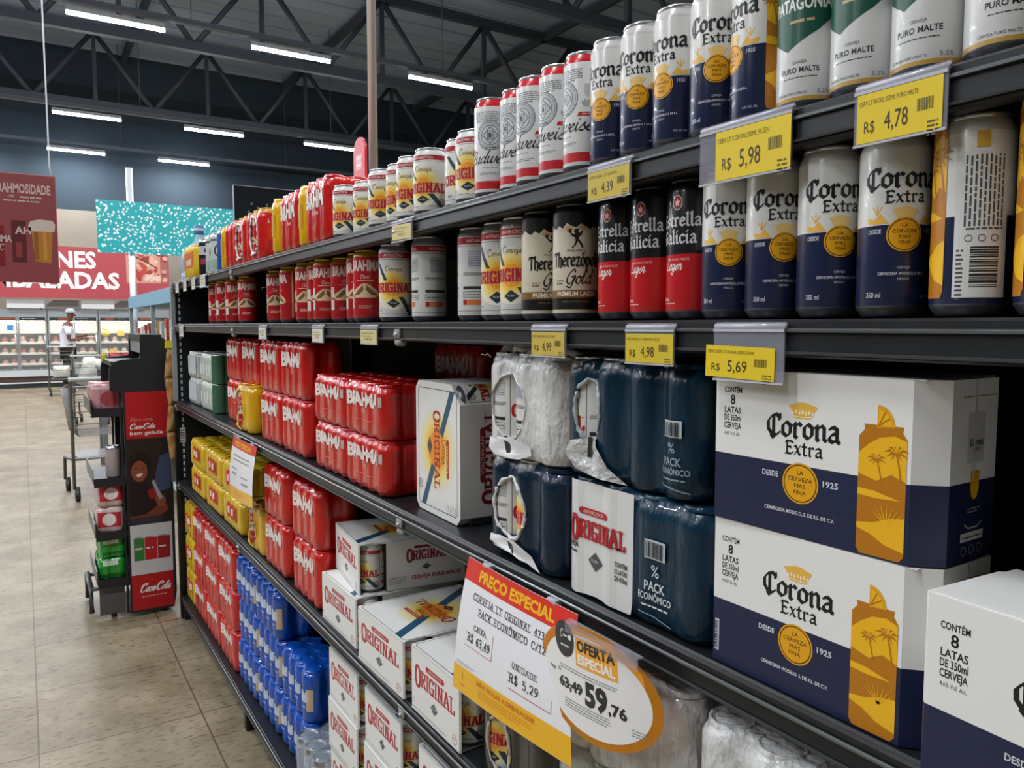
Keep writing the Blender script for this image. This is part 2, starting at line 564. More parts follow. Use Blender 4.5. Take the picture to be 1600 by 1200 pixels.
ROMAN = {  # upright capitals, height = 1
    'A': (.62, [[(.02, 0), (.31, 1), (.6, 0)], [(.13, .36), (.5, .36)]]),
    'C': (.56, [['s', (.54, .76), (.44, .97), (.2, .97), (.04, .65), (.04, .35), (.2, .03), (.44, .03), (.55, .24)], [(.54, .76), (.54, .96)]]),
    'D': (.6, [[(.1, 0), (.1, 1)], ['s', (.1, .98), (.35, .98), (.55, .75), (.55, .25), (.35, .02), (.1, .02)]]),
    'E': (.5, [[(.1, 0), (.1, 1)], [(.1, .97), (.46, .97), (.46, .82)], [(.1, .51), (.36, .51)], [(.1, .03), (.47, .03), (.47, .2)]]),
    'G': (.6, [['s', (.54, .78), (.44, .97), (.2, .97), (.04, .65), (.04, .35), (.2, .03), (.4, .02), (.54, .14)], [(.54, .02), (.54, .45)], [(.36, .45), (.6, .45)]]),
    'I': (.2, [[(.1, 0), (.1, 1)]]),
    'J': (.36, [['s', (.26, 1), (.26, .5), (.22, .08), (.05, .02)], [(.12, .97), (.38, .97)]]),
    'K': (.58, [[(.1, 0), (.1, 1)], [(.52, 1), (.12, .45)], [(.2, .55), (.56, 0)]]),
    'L': (.5, [[(.1, 0), (.1, 1)], [(.1, .03), (.47, .03), (.48, .24)]]),
    'M': (.74, [[(.08, 0), (.1, 1)], [(.1, 1), (.36, .1), (.64, 1)], [(.64, 1), (.66, 0)]]),
    'N': (.62, [[(.1, 0), (.1, 1)], [(.1, .98), (.52, .02)], [(.52, 0), (.52, 1)]]),
    'O': (.6, [_o]),
    'Ô': (.6, [_o, [(.18, 1.1), (.3, 1.26), (.42, 1.1)]]),
    'P': (.52, [[(.1, 0), (.1, 1)], ['s', (.1, .97), (.36, .97), (.5, .84), (.5, .62), (.36, .48), (.1, .48)]]),
    'R': (.58, [[(.1, 0), (.1, 1)], ['s', (.1, .97), (.36, .97), (.5, .84), (.5, .64), (.36, .52), (.1, .52)], [(.28, .52), (.56, 0)]]),
    'S': (.46, [['s', (.42, .78), (.36, .95), (.16, .98), (.05, .78), (.16, .58), (.36, .45), (.43, .22), (.3, .02), (.1, .04), (.04, .24)]]),
    'T': (.56, [[(.28, 0), (.28, 1)], [(.02, .8), (.03, .97), (.53, .97), (.54, .8)]]),
    'U': (.6, [['s', (.1, 1), (.1, .3), (.2, .03), (.4, .03), (.5, .3), (.5, 1)]]),
    'V': (.6, [[(.02, 1), (.3, 0), (.58, 1)]]),
    'X': (.58, [[(.04, 1), (.54, 0)], [(.54, 1), (.04, 0)]]),
    '/': (.36, [[(.02, -.05), (.34, 1.02)]]),
    '0': (.5, [['s', (.25, 1), (.08, .82), (.05, .5), (.08, .18), (.25, 0), (.42, .18), (.45, .5), (.42, .82), (.25, 1)]]),
    '1': (.36, [[(.2, 0), (.2, 1)], [(.2, .98), (.06, .84)]]),
    '2': (.48, [['s', (.06, .74), (.14, .95), (.34, .96), (.43, .76), (.36, .5), (.06, .05)], [(.06, .04), (.46, .04)]]),
    '3': (.46, [['s', (.06, .85), (.2, 1), (.38, .9), (.36, .62), (.2, .53), (.4, .4), (.4, .12), (.2, 0), (.04, .12)]]),
    '4': (.5, [[(.36, 0), (.36, 1), (.03, .3), (.48, .3)]]),
    '5': (.46, [[(.4, .96), (.1, .96), (.08, .55)], ['s', (.08, .55), (.28, .62), (.42, .42), (.38, .1), (.18, 0), (.03, .1)]]),
    '6': (.48, [['s', (.4, .95), (.16, .72), (.05, .35), (.12, .06), (.3, .02), (.44, .2), (.4, .5), (.22, .56), (.07, .35)]]),
    '7': (.46, [[(.04, .8), (.05, .96), (.44, .96), (.18, 0)]]),
    '9': (.48, [['s', (.08, .05), (.32, .28), (.43, .65), (.36, .94), (.18, .98), (.04, .8), (.08, .5), (.26, .44), (.41, .65)]]),
    ',': (.16, [[(.09, .06), (.05, -.14)]]),
    '$': (.48, [['s', (.42, .78), (.36, .95), (.16, .98), (.05, .78), (.16, .58), (.36, .45), (.43, .22), (.3, .02), (.1, .04), (.04, .24)], [(.24, 1.1), (.24, -.1)]]),
}
# ================================================================ goods
NAVY, CWHITE, GOLD, AMBER, BLACKINK = '#1a2344', '#e9e8e4', '#e6a512', '#b87410', '#12151b'
ORED, OYEL, OORG, TEAL = '#b3202a', '#f3d24a', '#f0921e', '#1f5470'

def crown(A, u, v, w, h, m, L):
    P = [(-.5, .75), (-.3, .85), (-.16, .95), (0, 1.0), (.16, .95), (.3, .85), (.5, .75), (.36, .38), (.3, .02), (0, -.03), (-.3, .02), (-.36, .38)]
    A.poly([(u + x * w, v + y * h) for x, y in P], m, L)
    return A

def palm(A, u, v, k, m, L, lean=0.1):
    A.line([(u, v), (u + lean * .4 * k, v + .5 * k), (u + lean * k, v + k)], .07 * k, m, L)
    tx, ty = u + lean * k, v + k
    for a, l in ((200, .42), (170, .5), (135, .42), (100, .35), (60, .4), (20, .5), (-15, .45), (-50, .35), (235, .36)):
        a = math.radians(a)
        ex, ey = tx + math.cos(a) * l * k, ty + math.sin(a) * l * k * .8 - .06 * k
        mx, my = tx + math.cos(a) * l * k * .5, ty + math.sin(a) * l * k * .5 + .05 * k
        A.poly([(tx, ty - .03 * k), (mx, my - .06 * k), (ex, ey), (mx, my + .04 * k)], m, L)

def can_picture(w, h):
    """gold can with beach and palms; lower left corner at 0,0"""
    A = Art(); g, d, y = ink(GOLD), ink(AMBER), ink('#f0b71c')
    A.poly([(.08 * w, 0), (.9 * w, 0), (w, .04 * h), (w, .88 * h), (.9 * w, .93 * h), (.92 * w, .97 * h), (.1 * w, .97 * h), (.12 * w, .93 * h), (0, .88 * h), (0, .04 * h)], d, 2)
    A.poly([(.0, .75 * h), (.2 * w, .82 * h), (.45 * w, .88 * h), (.75 * w, .9 * h), (w, .87 * h), (w, .58 * h), (.7 * w, .62 * h), (.4 * w, .56 * h), (.0, .6 * h)], y, 3)
    A.poly([(0, .49 * h), (.35 * w, .485 * h), (.9 * w, .44 * h), (.4 * w, .43 * h), (0, .44 * h)], y, 3)
    A.poly([(0, .23 * h), (.35 * w, .25 * h), (.7 * w, .3 * h), (w, .32 * h), (w, .07 * h), (.6 * w, .1 * h), (.3 * w, .16 * h), (0, .19 * h)], y, 3)
    palm(A, .5 * w, .56 * h, .16 * h, d, 4, -.25)
    palm(A, .9 * w, .58 * h, .2 * h, d, 4, -.2)
    for i in range(7):
        a = math.radians(40 + i * 17)
        A.poly([(.62 * w, .24 * h), (.66 * w, .24 * h), (.64 * w + .5 * w * math.cos(a), .24 * h + .3 * w * math.sin(a) + .06 * h)], y, 4)
    # citrus wedge in the top
    P = [(.38 * w, .95 * h)] + [(.38 * w + .36 * w * math.cos(math.radians(t)), .96 * h + .155 * h * math.sin(math.radians(t))) for t in range(0, 91, 10)]
    A.poly(P, g, 3)
    P = [(.41 * w, .965 * h)] + [(.41 * w + .26 * w * math.cos(math.radians(t)), .965 * h + .115 * h * math.sin(math.radians(t))) for t in range(0, 91, 10)]
    A.poly(P, y, 4)
    for t in (30, 60):
        A.line([(.41 * w, .965 * h), (.41 * w + .26 * w * math.cos(math.radians(t)), .965 * h + .115 * h * math.sin(math.radians(t)))], .012 * w + .0006, d, 5)
    return A

def seal(A, u, v, r, L):
    A.ell(u, v, r, r, ink(GOLD), L, 40)
    A.ring(u, v, r * .92, r * .92, r * .05, ink('#3a2c12'), L + 1)
    for t, dv, h in (('LA', .42, .2), ('CERVEZA', .1, .2), ('MAS', -.22, .2), ('FINA', -.54, .2)):
        A.text(t, u, v + dv * r, h * r, ink('#3a2c12'), L + 1, width=r * {'LA': .34, 'CERVEZA': 1.36, 'MAS': .62, 'FINA': .66}[t])

def old_english_logo(A, u, v, wid, L=2, c=BLACKINK):
    """two-line blackletter wordmark; u = centre of the first line, v = its baseline"""
    x = wid / 5.45
    A.glyphs('Corona', BLACK, u, v, x, ink(c), L, 'c', (math.radians(46), .36), .27, .12, width=wid)
    A.glyphs('Extra', BLACK, u + wid * .03, v - x * 1.12, x * .62, ink(c), L, 'c', (math.radians(48), .34), .24, .16, width=wid * .51)

def carton_front():
    A = Art(); k = ink(BLACKINK); w = ink('#d9dce0')
    for t, v, h, wd in (('CONTÉM', .1325, .0055, .0225), ('8', .1205, .0095, .0062), ('LATAS', .1115, .0062, .021), ('DE 350ml', .1035, .0062, .0215), ('CERVEJA', .0955, .0062, .0215), ('4,6% Vol. Alc.', .0885, .0035, .0205)):
        A.text(t, .0245, v, h, k, 1, width=wd, bold=.02 if h > .004 else 0)
    old_english_logo(A, .106, .0950, .078, 1)
    A.ell(.1455, .0945, .0012, .0012, ink('#8a8d92'), 1, 10)
    crown(A, .107, .1135, .032, .0155, ink('#e9b64a'), 1)
    for i in range(7):
        A.ell(.0965 + i * .0035, .1185 + .0012 * (i % 2), .0011, .0022, ink('#f6e9c8'), 2, 8)
    A.line([(.0975, .1155), (.107, .1148), (.1165, .1155)], .0009, ink('#f6e9c8'), 2)
    seal(A, .106, .0520, .0195, 1)
    A.text('DESDE', .0722, .0545, .0052, w, 1, width=.0185, bold=.02)
    A.text('1925', .1378, .0530, .0055, w, 1, width=.0155, bold=.02)
    A.text('CERVECERIA MODELO, S. DE R.L. DE C.V.', .1045, .0215, .0034, w, 1, width=.076, bold=.02)
    A.put(can_picture(.043, .118), .1645, .0015)
    return A

def make_corona_carton():
    W, D, H, SP, CH = .232, .118, .1565, .0690, .021
    navy = mat('navy_card', NAVY, .38, bump=(60, .04)); wh = mat('white_card', CWHITE, .42, bump=(60, .04))
    x0, x1, y0, y1 = -W / 2, W / 2, -D / 2, D / 2
    fp = [(x0 + .003, y0), (x1 - CH, y0), (x1, y0 + CH), (x1, y1 - CH), (x1 - CH, y1), (x0 + CH, y1), (x0, y1 - CH), (x0, y0 + .003)]
    b = MB()
    b.prism(fp, 0.0004, SP, navy, 'z'); b.prism(fp, SP, H - .0004, wh, 'z')
    b.art(carton_front(), flat((x0, y0, 0), (1, 0, 0), (0, 0, 1)))
    # end panel
    S_ = Art(); g = ink('#9a9c9e')
    S_.rect(.030, .085, .058, .128, ink('#c9c8c4'), 1)
    old_english_logo(S_, .044, .100, .022, 2, '#3b3e44')
    S_.poly([(.037, .078), (.051, .078), (.051, .062), (.048, .055), (.044, .053), (.040, .055), (.037, .062)], ink(GOLD), 2)
    S_.line([(.030, .033), (.036, .029), (.052, .029), (.058, .033)], .0016, g, 1)
    S_.dashes(.034, .055, .045, .0016, g, 1, 3, 2)
    S_.rect(.024, .018, .062, .0255, ink('#c4c6c8'), 1); S_.dashes(.027, .06, .0205, .002, ink('#4a4d52'), 2, 5)
    for u in (.030, .043, .056):
        S_.ring(u, .010, .0042, .0042, .0007, g, 1, 20)
    S_.dashes(.02, .075, .141, .0016, ink('#a8605c'), 1, 9, 1)
    b.art(S_, flat((x1, y0 + .018, 0), (0, 1, 0), (0, 0, 1)))
    o = b.build('beer_carton')
    t = MB()
    t.box((x0 + .004, y0 + .003, H - .0012), (x0 + .1155, y1 - .003, H), wh)
    t.box((x0 + .1165, y0 + .003, H - .0012), (x1 - .012, y1 - .003, H), wh)
    t.build('top_flap', o)
    s = MB()
    s.box((x1 - .0005, -.0008, .07), (x1 + .0006, .0008, H - .001), ink('#b9b6ae'))
    s.build('end_seam', o)
    return o

# ---------------------------------------------------------------- cans
def cyl(r):
    return lambda u, v, d: ((r + d) * math.sin(u / r), -(r + d) * math.cos(u / r), v)

def make_can(d, h, bands, art, lid='#c9cccf', base='#3c4046', shoulder=None, lidmetal=True, name='beer_can'):
    r = d / 2
    b = MB()
    prof = [(r * .68, .004), (r * .74, .0), (r * .80, .0006), (r * .86, .0025), (r * .985, .0078), (r, .0098)]
    ms = [mat('can_base', base, .3, .7)] * 5
    sh = mat('can_shoulder_' + (shoulder or 'metal').lstrip('#'), shoulder or '#c9cccf', .25, 0 if shoulder else .85, coat=.3)
    for z0, z1, hx in bands:
        m = mat('can_' + hx.lstrip('#'), hx, .28, .0, .5, coat=.25)
        ms.append(m); prof.append((r, z1))
    ms += [sh, sh]; prof += [(r * .975, h - .0115), (r * .85, h - .004)]
    b.lathe(prof, ms, 64, cap=False)
    if art:
        b.art(art, cyl(r), .0028, .00012)
    o = b.build(name, fix=False)
    l = MB()
    lm = mat('can_end_' + lid.lstrip('#'), lid, .25, .8 if lidmetal else 0.0)
    l.lathe([(r * .85, h - .004), (r * .875, h - .0025), (r * .87, h - .0004), (r * .85, h), (r * .82, h - .0008), (r * .80, h - .0055), (r * .74, h - .006), (r * .2, h - .0045), (.0001, h - .0045)], lm, 48, cap=False)
    l.box((-.004, -.011, h - .0044), (.004, .011, h - .0032), lm, .0004)
    l.build('lid', o, fix=False)
    return o

def art_corona_can():
    A = Art(); w = ink('#c9cdd6'); g = ink('#e9b64a')
    old_english_logo(A, .001, .1085, .062, 2)
    crown(A, .003, .0815, .021, .011, ink('#ecc77a'), 2)
    for sx, kk in ((-1, 1), (1, .9)):   # beach sprigs either side of the crown
        A.poly([(sx * .012 + .003, .0785), (sx * .030 + .003, .0785), (sx * .031 + .003, .084), (sx * .024 + .003, .0825), (sx * .019 + .003, .087), (sx * .016 + .003, .083)], g, 1)
        for t in (60, 90, 120):
            a = math.radians(t)
            A.line([(sx * .022 + .003, .086), (sx * .022 + .003 + .008 * math.cos(a), .086 + .008 * math.sin(a))], .0012, g, 1)
    seal(A, .003, .0690, .0143, 3)
    A.text('DESDE', -.021, .0705, .0036, w, 2, width=.011, bold=.02)
    A.text('1925', .026, .0705, .0036, w, 2, width=.009, bold=.02)
    A.text('CERVEJA', .003, .0405, .0022, w, 2, width=.010)
    A.text('CERVECERIA MODELO, S. DE R.L.', .003, .0355, .0023, w, 2, width=.040, bold=.02)
    A.text('MÉXICO', .003, .0310, .0022, w, 2, width=.009)
    A.text('350 ml', -.0205, .0165, .0046, w, 2, width=.0125, bold=.01)
    A.text('4,6% Vol. Alc.', .026, .0165, .0026, w, 2, width=.016)
    A.put(can_picture(.022, .142), .0405, .0145, L=1)
    # the back panel with fine print and bar code
    A.rect(.0700, .0145, .1080, .126, ink('#d8d9d6'), 2)
    for i in range(9):
        rnd = random.Random(i)
        z = .069
        while z < .122:
            e = min(z + rnd.uniform(.003, .01), .123)
            A.rect(.0765 + i * .0032, z, .0779 + i * .0032, e, ink('#4a4d52'), 3); z = e + .0012
    for u in (.080, .089, .098):
        A.ring(u, .0600, .0028, .0028, .0006, ink('#4a4d52'), 3, 16)
    A.dashes(.078, .104, .0665, .0018, ink('#4a4d52'), 3, 4)
    A.bars(.0815, .0225, .1015, .0535, ink('#23262b'), 3, 4, False)
    A.dashes(.072, .077, .05, .002, ink('#4a4d52'), 3, 8, 12)
    A.rect(.083, .1285, .092, .141, ink('#c9a23a'), 3)
    return A

def sun(A, u, v, r, L, ky=1.0):
    for k, c in ((1.95, '#e8e4d4'), (1.75, '#ece2bd'), (1.5, '#efde9a'), (1.28, '#f1d676'), (1.05, '#f2c050'), (.78, '#ee9a28')):
        A.ell(u, v, r * k, r * k * ky, ink(c), L, 36); L += .12

def original_word(A, u, v, h, wid, L, c=ORED, rot=0.0):
    """condensed display capitals with spurs and a tall initial"""
    cr, sr = math.cos(rot), math.sin(rot)
    def at(x, y): return (u + x * cr - y * sr, v + x * sr + y * cr)
    n = (0.0, .55)
    big = at(-wid / 2 + wid * .075, -h * .22)
    A.glyphs('O', ROMAN, big[0], big[1], h * 1.42, ink(c), L, 'c', n, .20 / 1.2, 0, width=wid * .13, rot=rot)
    rest = at(-wid / 2 + wid * .165, 0)
    A.glyphs('RIGINAL', ROMAN, rest[0], rest[1], h, ink(c), L, 'l', n, .19, .17, width=wid * .835, rot=rot, serif=.12)

def pill(A, u, v, w, h, m, L, txt='ANTARCTICA', tc='#f0dcd8', rot=0.0):
    cr, sr = math.cos(rot), math.sin(rot)
    P = []
    for sx in (1, -1):
        for t in range(-90, 91, 30):
            a = math.radians(t)
            x, y = sx * (w / 2 - h / 2 + h / 2 * math.cos(a)), sx * h / 2 * math.sin(a)
            P.append((u + x * cr - y * sr, v + x * sr + y * cr))
    A.poly(P, m, L)
    A.text(txt, u + h * .25 * sr, v - h * .25 * cr, h * .5, ink(tc), L + 1, width=w * .7, rot=rot)

def diamond(A, u, v, w, h, L, c='#20333c', rot=0.0):
    cr, sr = math.cos(rot), math.sin(rot)
    A.poly([(u + x * cr - y * sr, v + x * sr + y * cr) for x, y in ((-w, 0), (0, -h), (w, 0), (0, h))], ink(c), L)
    A.text('PILSEN', u + .0008 * sr, v - .0008 * cr, h * .32, ink('#cfd6d8'), L + 1, width=w * .95, rot=rot)

def art_original_can(h):
    A = Art(); k = h / .157; kb = ink('#22282d')
    A.rect(-.1036, .128 * k, .1036, .139 * k, ink(ORED), 1)
    for u in (-.07, 0, .07):
        A.text('ANTARCTICA', u, .1308 * k, .0052 * k, ink('#eadcd8'), 2, width=.042, bold=.02)
    A.rect(-.1036, .1245 * k, .1036, .1252 * k, kb, 1)
    A.rect(-.1036, .0165, .1036, .0172, kb, 1)
    sun(A, .0, .068 * k, .0225 * min(1, k * 1.1), 1)
    A.poly([(-.040, .118 * k), (-.032, .118 * k), (-.012, .083 * k), (-.020, .083 * k)], ink('#2b4652'), 1.8)
    A.poly([(.010, .050 * k), (.021, .050 * k), (.046, .0125), (.034, .0125)], ink('#27404a'), 1.8)
    A.glyphs('Cerveja', SCRIPT, 0, .102 * k, .0052, ink('#6a5a28'), 3, 'c', (math.radians(40), .5), .16, .1, width=.034)
    for du, c in ((.0006, '#f3e3d0'), (0, ORED)):
        A.glyphs('ORIGINAL', ROMAN, du, (.060 if h > .14 else .054) * k - du * .6, .0175 * (k if h > .14 else .9), ink(c), 3 if du else 4, 'c', (0, .6), .24, .15, width=.088, serif=.1)
    diamond(A, 0, .037 * k, .0135, .0095 * k, 3)
    A.text('473ml' if h > .14 else '350ml', .030, .0205, .0034, kb, 3, width=.009, bold=.02)
    A.dashes(-.036, -.027, .0235, .0011, kb, 3, 1, 2)
    A.ring(.037, .030 * k, .0065, .0065, .0012, ink('#5a1d24'), 4, 24); A.text('17', .037, .0275 * k, .005, ink('#5a1d24'), 4)
    for s in (-1, 1):   # the two side seams and the small-print panels
        A.rect(s * .0475 - .0004, .0165, s * .0475 + .0004, .125 * k, kb, 2)
    for s in (1, -1):
        u0 = .052 if s > 0 else -.098
        A.rect(u0 + .010, .088 * k, u0 + .030, .118 * k, ink('#c4c8d4'), 2)
        A.dashes(u0, u0 + .044, .080 * k, .0012, kb, 2, 5, 3)
        A.rect(u0, .053 * k, u0 + .042, .058 * k, ink('#2a2d33'), 2)
        A.frame(u0, .040 * k, u0 + .042, .049 * k, .0007, kb, 2); A.dashes(u0 + .003, u0 + .04, .0435 * k, .002, kb, 3, 7)
        A.rect(u0, .027 * k, u0 + .008, .036 * k, ink('#b3202a'), 2); A.rect(u0 + .009, .027 * k, u0 + .034, .036 * k, ink('#d0703c'), 2)
        A.dashes(u0 + .010, u0 + .042, .115 * k, .0011, kb, 3, 11, 9, 2.6)
    return A

def art_budweiser():
    A = Art(); g, k = ink('#6d747a'), ink('#23282c')
    A.rect(-.0898, .0145, .0898, .0265, ink('#c3222c'), 1)
    for u in (0, .0898):
        A.dashes(u - .028, u + .028, .1315, .0017, g, 1, 3, 6, 1.6)
        for rr, w in ((.0225, .0012), (.0195, .0006), (.015, .0012)):
            A.ring(u, .0965, rr, rr * 1.02, w, g, 2)
        A.ell(u, .0965, .0218, .022, ink('#c4c8ca'), 1.5, 40)
        A.ell(u, .0965, .0150, .0153, ink('#d6d8d8'), 1.8, 36)
        A.poly([(u - .0135, .0965), (u, .0825), (u + .0135, .0965), (u, .1105)], g, 2)
        A.poly([(u - .0115, .0965), (u, .0845), (u + .0115, .0965), (u, .1085)], ink('#c9ccce'), 2.4)
        A.frame(u - .0045, .0905, u + .0045, .1025, .0008, k, 3)
        A.text('B', u, .093, .007, k, 3, width=.0048, bold=.03)
        A.text('KING OF BEERS', u, .0765, .0026, k, 3, width=.018)
        A.glyphs('Budweiser', SCRIPT, u + .0035, .0540, .0100, k, 2, 'c', (math.radians(35), .35), .22, .02, shear=.32, width=.094)
        A.dashes(u - .012, u + .012, .0465, .0018, ink('#9aa0a4'), 1, 8)
        A.dashes(u - .018, u + .02, .0385, .0013, g, 1, 9, 2)
        # shield and leaves beside the crest
        A.poly([(u + .031, .113), (u + .039, .113), (u + .039, .101), (u + .035, .095), (u + .031, .101)], ink('#b9bec2'), 2)
        for i in range(5):
            A.ell(u + .030 + i * .0025, .088 + (i % 2) * .002, .002, .0045, ink('#a4aaae'), 2, 10, rot=.5 - i * .25)
        A.poly([(u + .0215, .0725), (u + .062, .0725), (u + .062, .0775), (u + .0235, .0775)], ink('#c3222c'), 1)
        A.dashes(u + .028, u + .06, .0742, .0018, ink('#f0dcd8'), 2, 2)
    return A

def art_patagonia():
    A = Art(); k = ink('#1c2126'); gr = ink('#12503f'); q = -.0095
    for u in (0, .0898):
        A.poly([(u - .0449, .074), (u - .030, .067), (u - .012, .0555), (u + .004, .065), (u + .016, .072), (u + .030, .084), (u + .0449, .079), (u + .0449, .128), (u - .0449, .128)], gr, 1)
        A.text('PATAGONIA', u, .092, .0115, ink('#e8e8e2'), 2, width=.058, bold=.03)
        A.dashes(u - .010, u + .014, .0805, .0034, ink('#c9a77a'), 2, 4)
        A.text('CERVEJA', u, .0435, .0026, k, 1, width=.013)
        A.text('PURO MALTE', u, .0355, .0048, k, 1, width=.036, bold=.02)
        A.dashes(u - .016, u + .016, .0305, .0011, k, 1, 6)
        A.text('CERVEJA PURO MALTE', u - .008, .0155, .0024, k, 1, width=.030)
        A.text('5,2%', u + .022, .0155, .0036, ink('#5d6268'), 1, width=.011)
    A.rect(-.0898, .0101, .0898, .0135, ink('#b98f34'), 1)
    return A

def art_estrella():
    A = Art(); w = ink('#d8dadc')
    r = .0286
    for u in (0.0, .0898):
        A.glyphs('Estrella', BLACK, u, .1035, .0098, w, 2, 'c', (math.radians(50), .36), .25, .13, width=.054)
        A.glyphs('Galicia', BLACK, u - .002, .0845, .0098, w, 2, 'c', (math.radians(50), .36), .25, .13, width=.048)
        A.ell(u, .1295, .0062, .0085, ink('#d7cfc9'), 2, 24); A.ell(u, .1295, .0052, .0072, ink('#b51d27'), 3, 24)
        A.poly([(u + .0042 * math.cos(PI / 2 + i * PI / 5) * (1 if i % 2 == 0 else .45), .1295 + .0052 * math.sin(PI / 2 + i * PI / 5) * (1 if i % 2 == 0 else .45)) for i in range(10)], ink('#f0e6dc'), 4)
        A.text('100% PURO MALTE', u, .0655, .0026, ink('#eec9c4'), 2, width=.030)
        A.glyphs('Lager', SCRIPT, u - .006, .0548, .0066, ink('#f2e2de'), 2, 'c', (math.radians(50), .5), .2, .04, shear=.2, width=.024)
        A.text('473ml', u - .017, .0205, .0034, ink('#f2e2de'), 2, width=.010, bold=.02)
        A.dashes(u - .021, u - .002, .0172, .0012, ink('#f2e2de'), 2, 3)
    return A

def art_therezopolis():
    A = Art(); k = ink('#17130f'); r = .033
    P = [(-.1036, .1445)]
    for i in range(33):
        u = -.1036 + i * .2072 / 32
        P.append((u, .1275 - (.004, -.001, .003, .006, .001, .005, -.002, .002)[i % 8]))
    P.append((.1036, .1445))
    A.poly(P, k, 1)
    for u in (0.0, .1036):
        # dancing brewer with a raised mug
        F = [(-.003, .0), (-.0008, .006), (-.0015, .0105), (-.0055, .0125), (-.0085, .0175), (-.0075, .0185), (-.0045, .0150), (-.0015, .0150), (-.0030, .0185), (-.0015, .0225), (.0005, .0215), (.0035, .0235), (.0025, .0185), (.0045, .0165), (.0070, .0200), (.0085, .0190), (.0060, .0130), (.0030, .0115), (.0038, .0080), (.0080, .0020), (.0092, -.003), (.0072, -.0032), (.0045, .0020), (.0018, .0055), (-.0010, .0), (-.0050, -.0035), (-.0062, -.0025)]
        A.poly([(u + x * 1.05, .0995 + y) for x, y in F], k, 2)
        A.poly([(u - .0105, .1165), (u - .0065, .1165), (u - .0065, .1215), (u - .0105, .1215)], k, 2)
        A.ell(u - .010, .122, .006, .004, ink('#c9a877'), 1, 14)
        A.ell(u + .010, .123, .006, .003, ink('#c9a877'), 1, 14)
        A.text('CERVEJA ESPECIAL', u, .0915, .0028, ink('#5b4a37'), 2, width=.026)
        for q, c in ((.30, '#c9c4b8'), (.21, '#17130f')):
            A.glyphs('Therezópolis', BLACK, u + .002, .0720, .0125, ink(c), 2 if q > .25 else 3, 'c', (math.radians(50), .5), q, .1, width=.075)
        A.glyphs('Gold', SCRIPT, u + .003, .0485, .0105, ink('#2a1d12'), 2, 'c', (math.radians(50), .5), .18, .03, shear=.2, width=.036)
        A.rect(u - .0518, .030, u + .0518, .0405, ink('#7c5a2c'), 1)
        A.text('PREMIUM LAGER', u, .0325, .0060, ink('#ece3d2'), 2, width=.058, bold=.02)
        A.rect(u - .0518, .0145, u + .0518, .030, k, 1)
        A.text('SINCE 1912 PURO MALTE', u, .0235, .0026, ink('#8a7a60'), 2, width=.040)
        A.dashes(u - .030, u - .018, .052, .0022, ink('#5b4a37'), 1, 4, 2)
    return A

def art_brahma_can():
    A = Art(); w = ink('#e8ddd6'); cr = ink('#d9c29a')
    A.rect(-.1036, .0145, .1036, .056, ink('#a5121a'), 1)
    for u in (0, .1036):
        A.text('BRAHMA', u, .112, .0215, w, 2, width=.074, bold=.045)
        A.glyphs('Chopp', {**SCRIPT, 'h': SCRIPT['k'], 'p': SCRIPT['n']}, u, .094, .0045, ink('#eec9b8'), 2, 'c', (.7, .5), .2, .05, shear=.2, width=.02)
        A.line([(u - .020, .090), (u + .020, .090)], .0012, ink('#eec9b8'), 2)
        A.poly([(u - .033, .058), (u - .024, .053), (u + .024, .053), (u + .033, .058), (u + .030, .068), (u + .018, .075), (u + .006, .083), (u - .006, .083), (u - .018, .075), (u - .030, .068)], cr, 2)
        for s in (-1, 1):
            A.poly([(u + s * .004, .080), (u + s * .020, .066), (u + s * .029, .057), (u + s * .012, .060), (u + s * .002, .070)], ink('#7d5a36'), 3)
        A.dashes(u - .016, u + .016, .034, .0025, ink('#e0b0a0'), 2, 5, 2)
    for u in (.0518, -.0518):
        A.rect(u - .0022, .0145, u + .0022, .142, ink('#e2c9a4'), 1)
        A.rect(u + .005, .06, u + .020, .085, ink('#d8d3cc'), 2); A.rect(u + .005, .03, u + .020, .055, ink('#d8d3cc'), 2)
    return A

SLEEK = (.0574, .1560)
def can_corona(): return make_can(*SLEEK, [(0, .0775, NAVY), (0, .141, '#dcdcd8')], art_corona_can(), shoulder='#c9c9c6', base='#6a6d74')
def can_original_tall(): return make_can(.066, .157, [(0, .1405, '#d9dad6')], art_original_can(.157), shoulder='#8c9093', base='#6a6d74')
def can_original_short(): return make_can(.066, .122, [(0, .1055, '#e2e2dc')], art_original_can(.122), shoulder='#d0d2d0', base='#8a8d92')
def can_budweiser(): return make_can(*SLEEK, [(0, .141, '#e2e3e2')], art_budweiser(), shoulder='#c91f28', base='#a3a6aa')
def can_patagonia(): return make_can(*SLEEK, [(0, .141, '#d9dad8')], art_patagonia(), shoulder='#c8c8c4', base='#8d8079')
def can_estrella(): return make_can(.0586, .157, [(0, .0725, '#c41b23'), (0, .1415, '#15171c')], art_estrella(), shoulder='#15171c', lid='#3a3d42', base='#5a2a2c')
def can_therezopolis(): return make_can(.066, .157, [(0, .1405, '#d6cdb8')], art_therezopolis(), shoulder='#1b1815', lid='#55585c', base='#33302c')
def can_brahma(): return make_can(.066, .157, [(0, .1405, '#bf1820')], art_brahma_can(), shoulder='#c08a2a', lid='#d9a53a', base='#5c2a22')

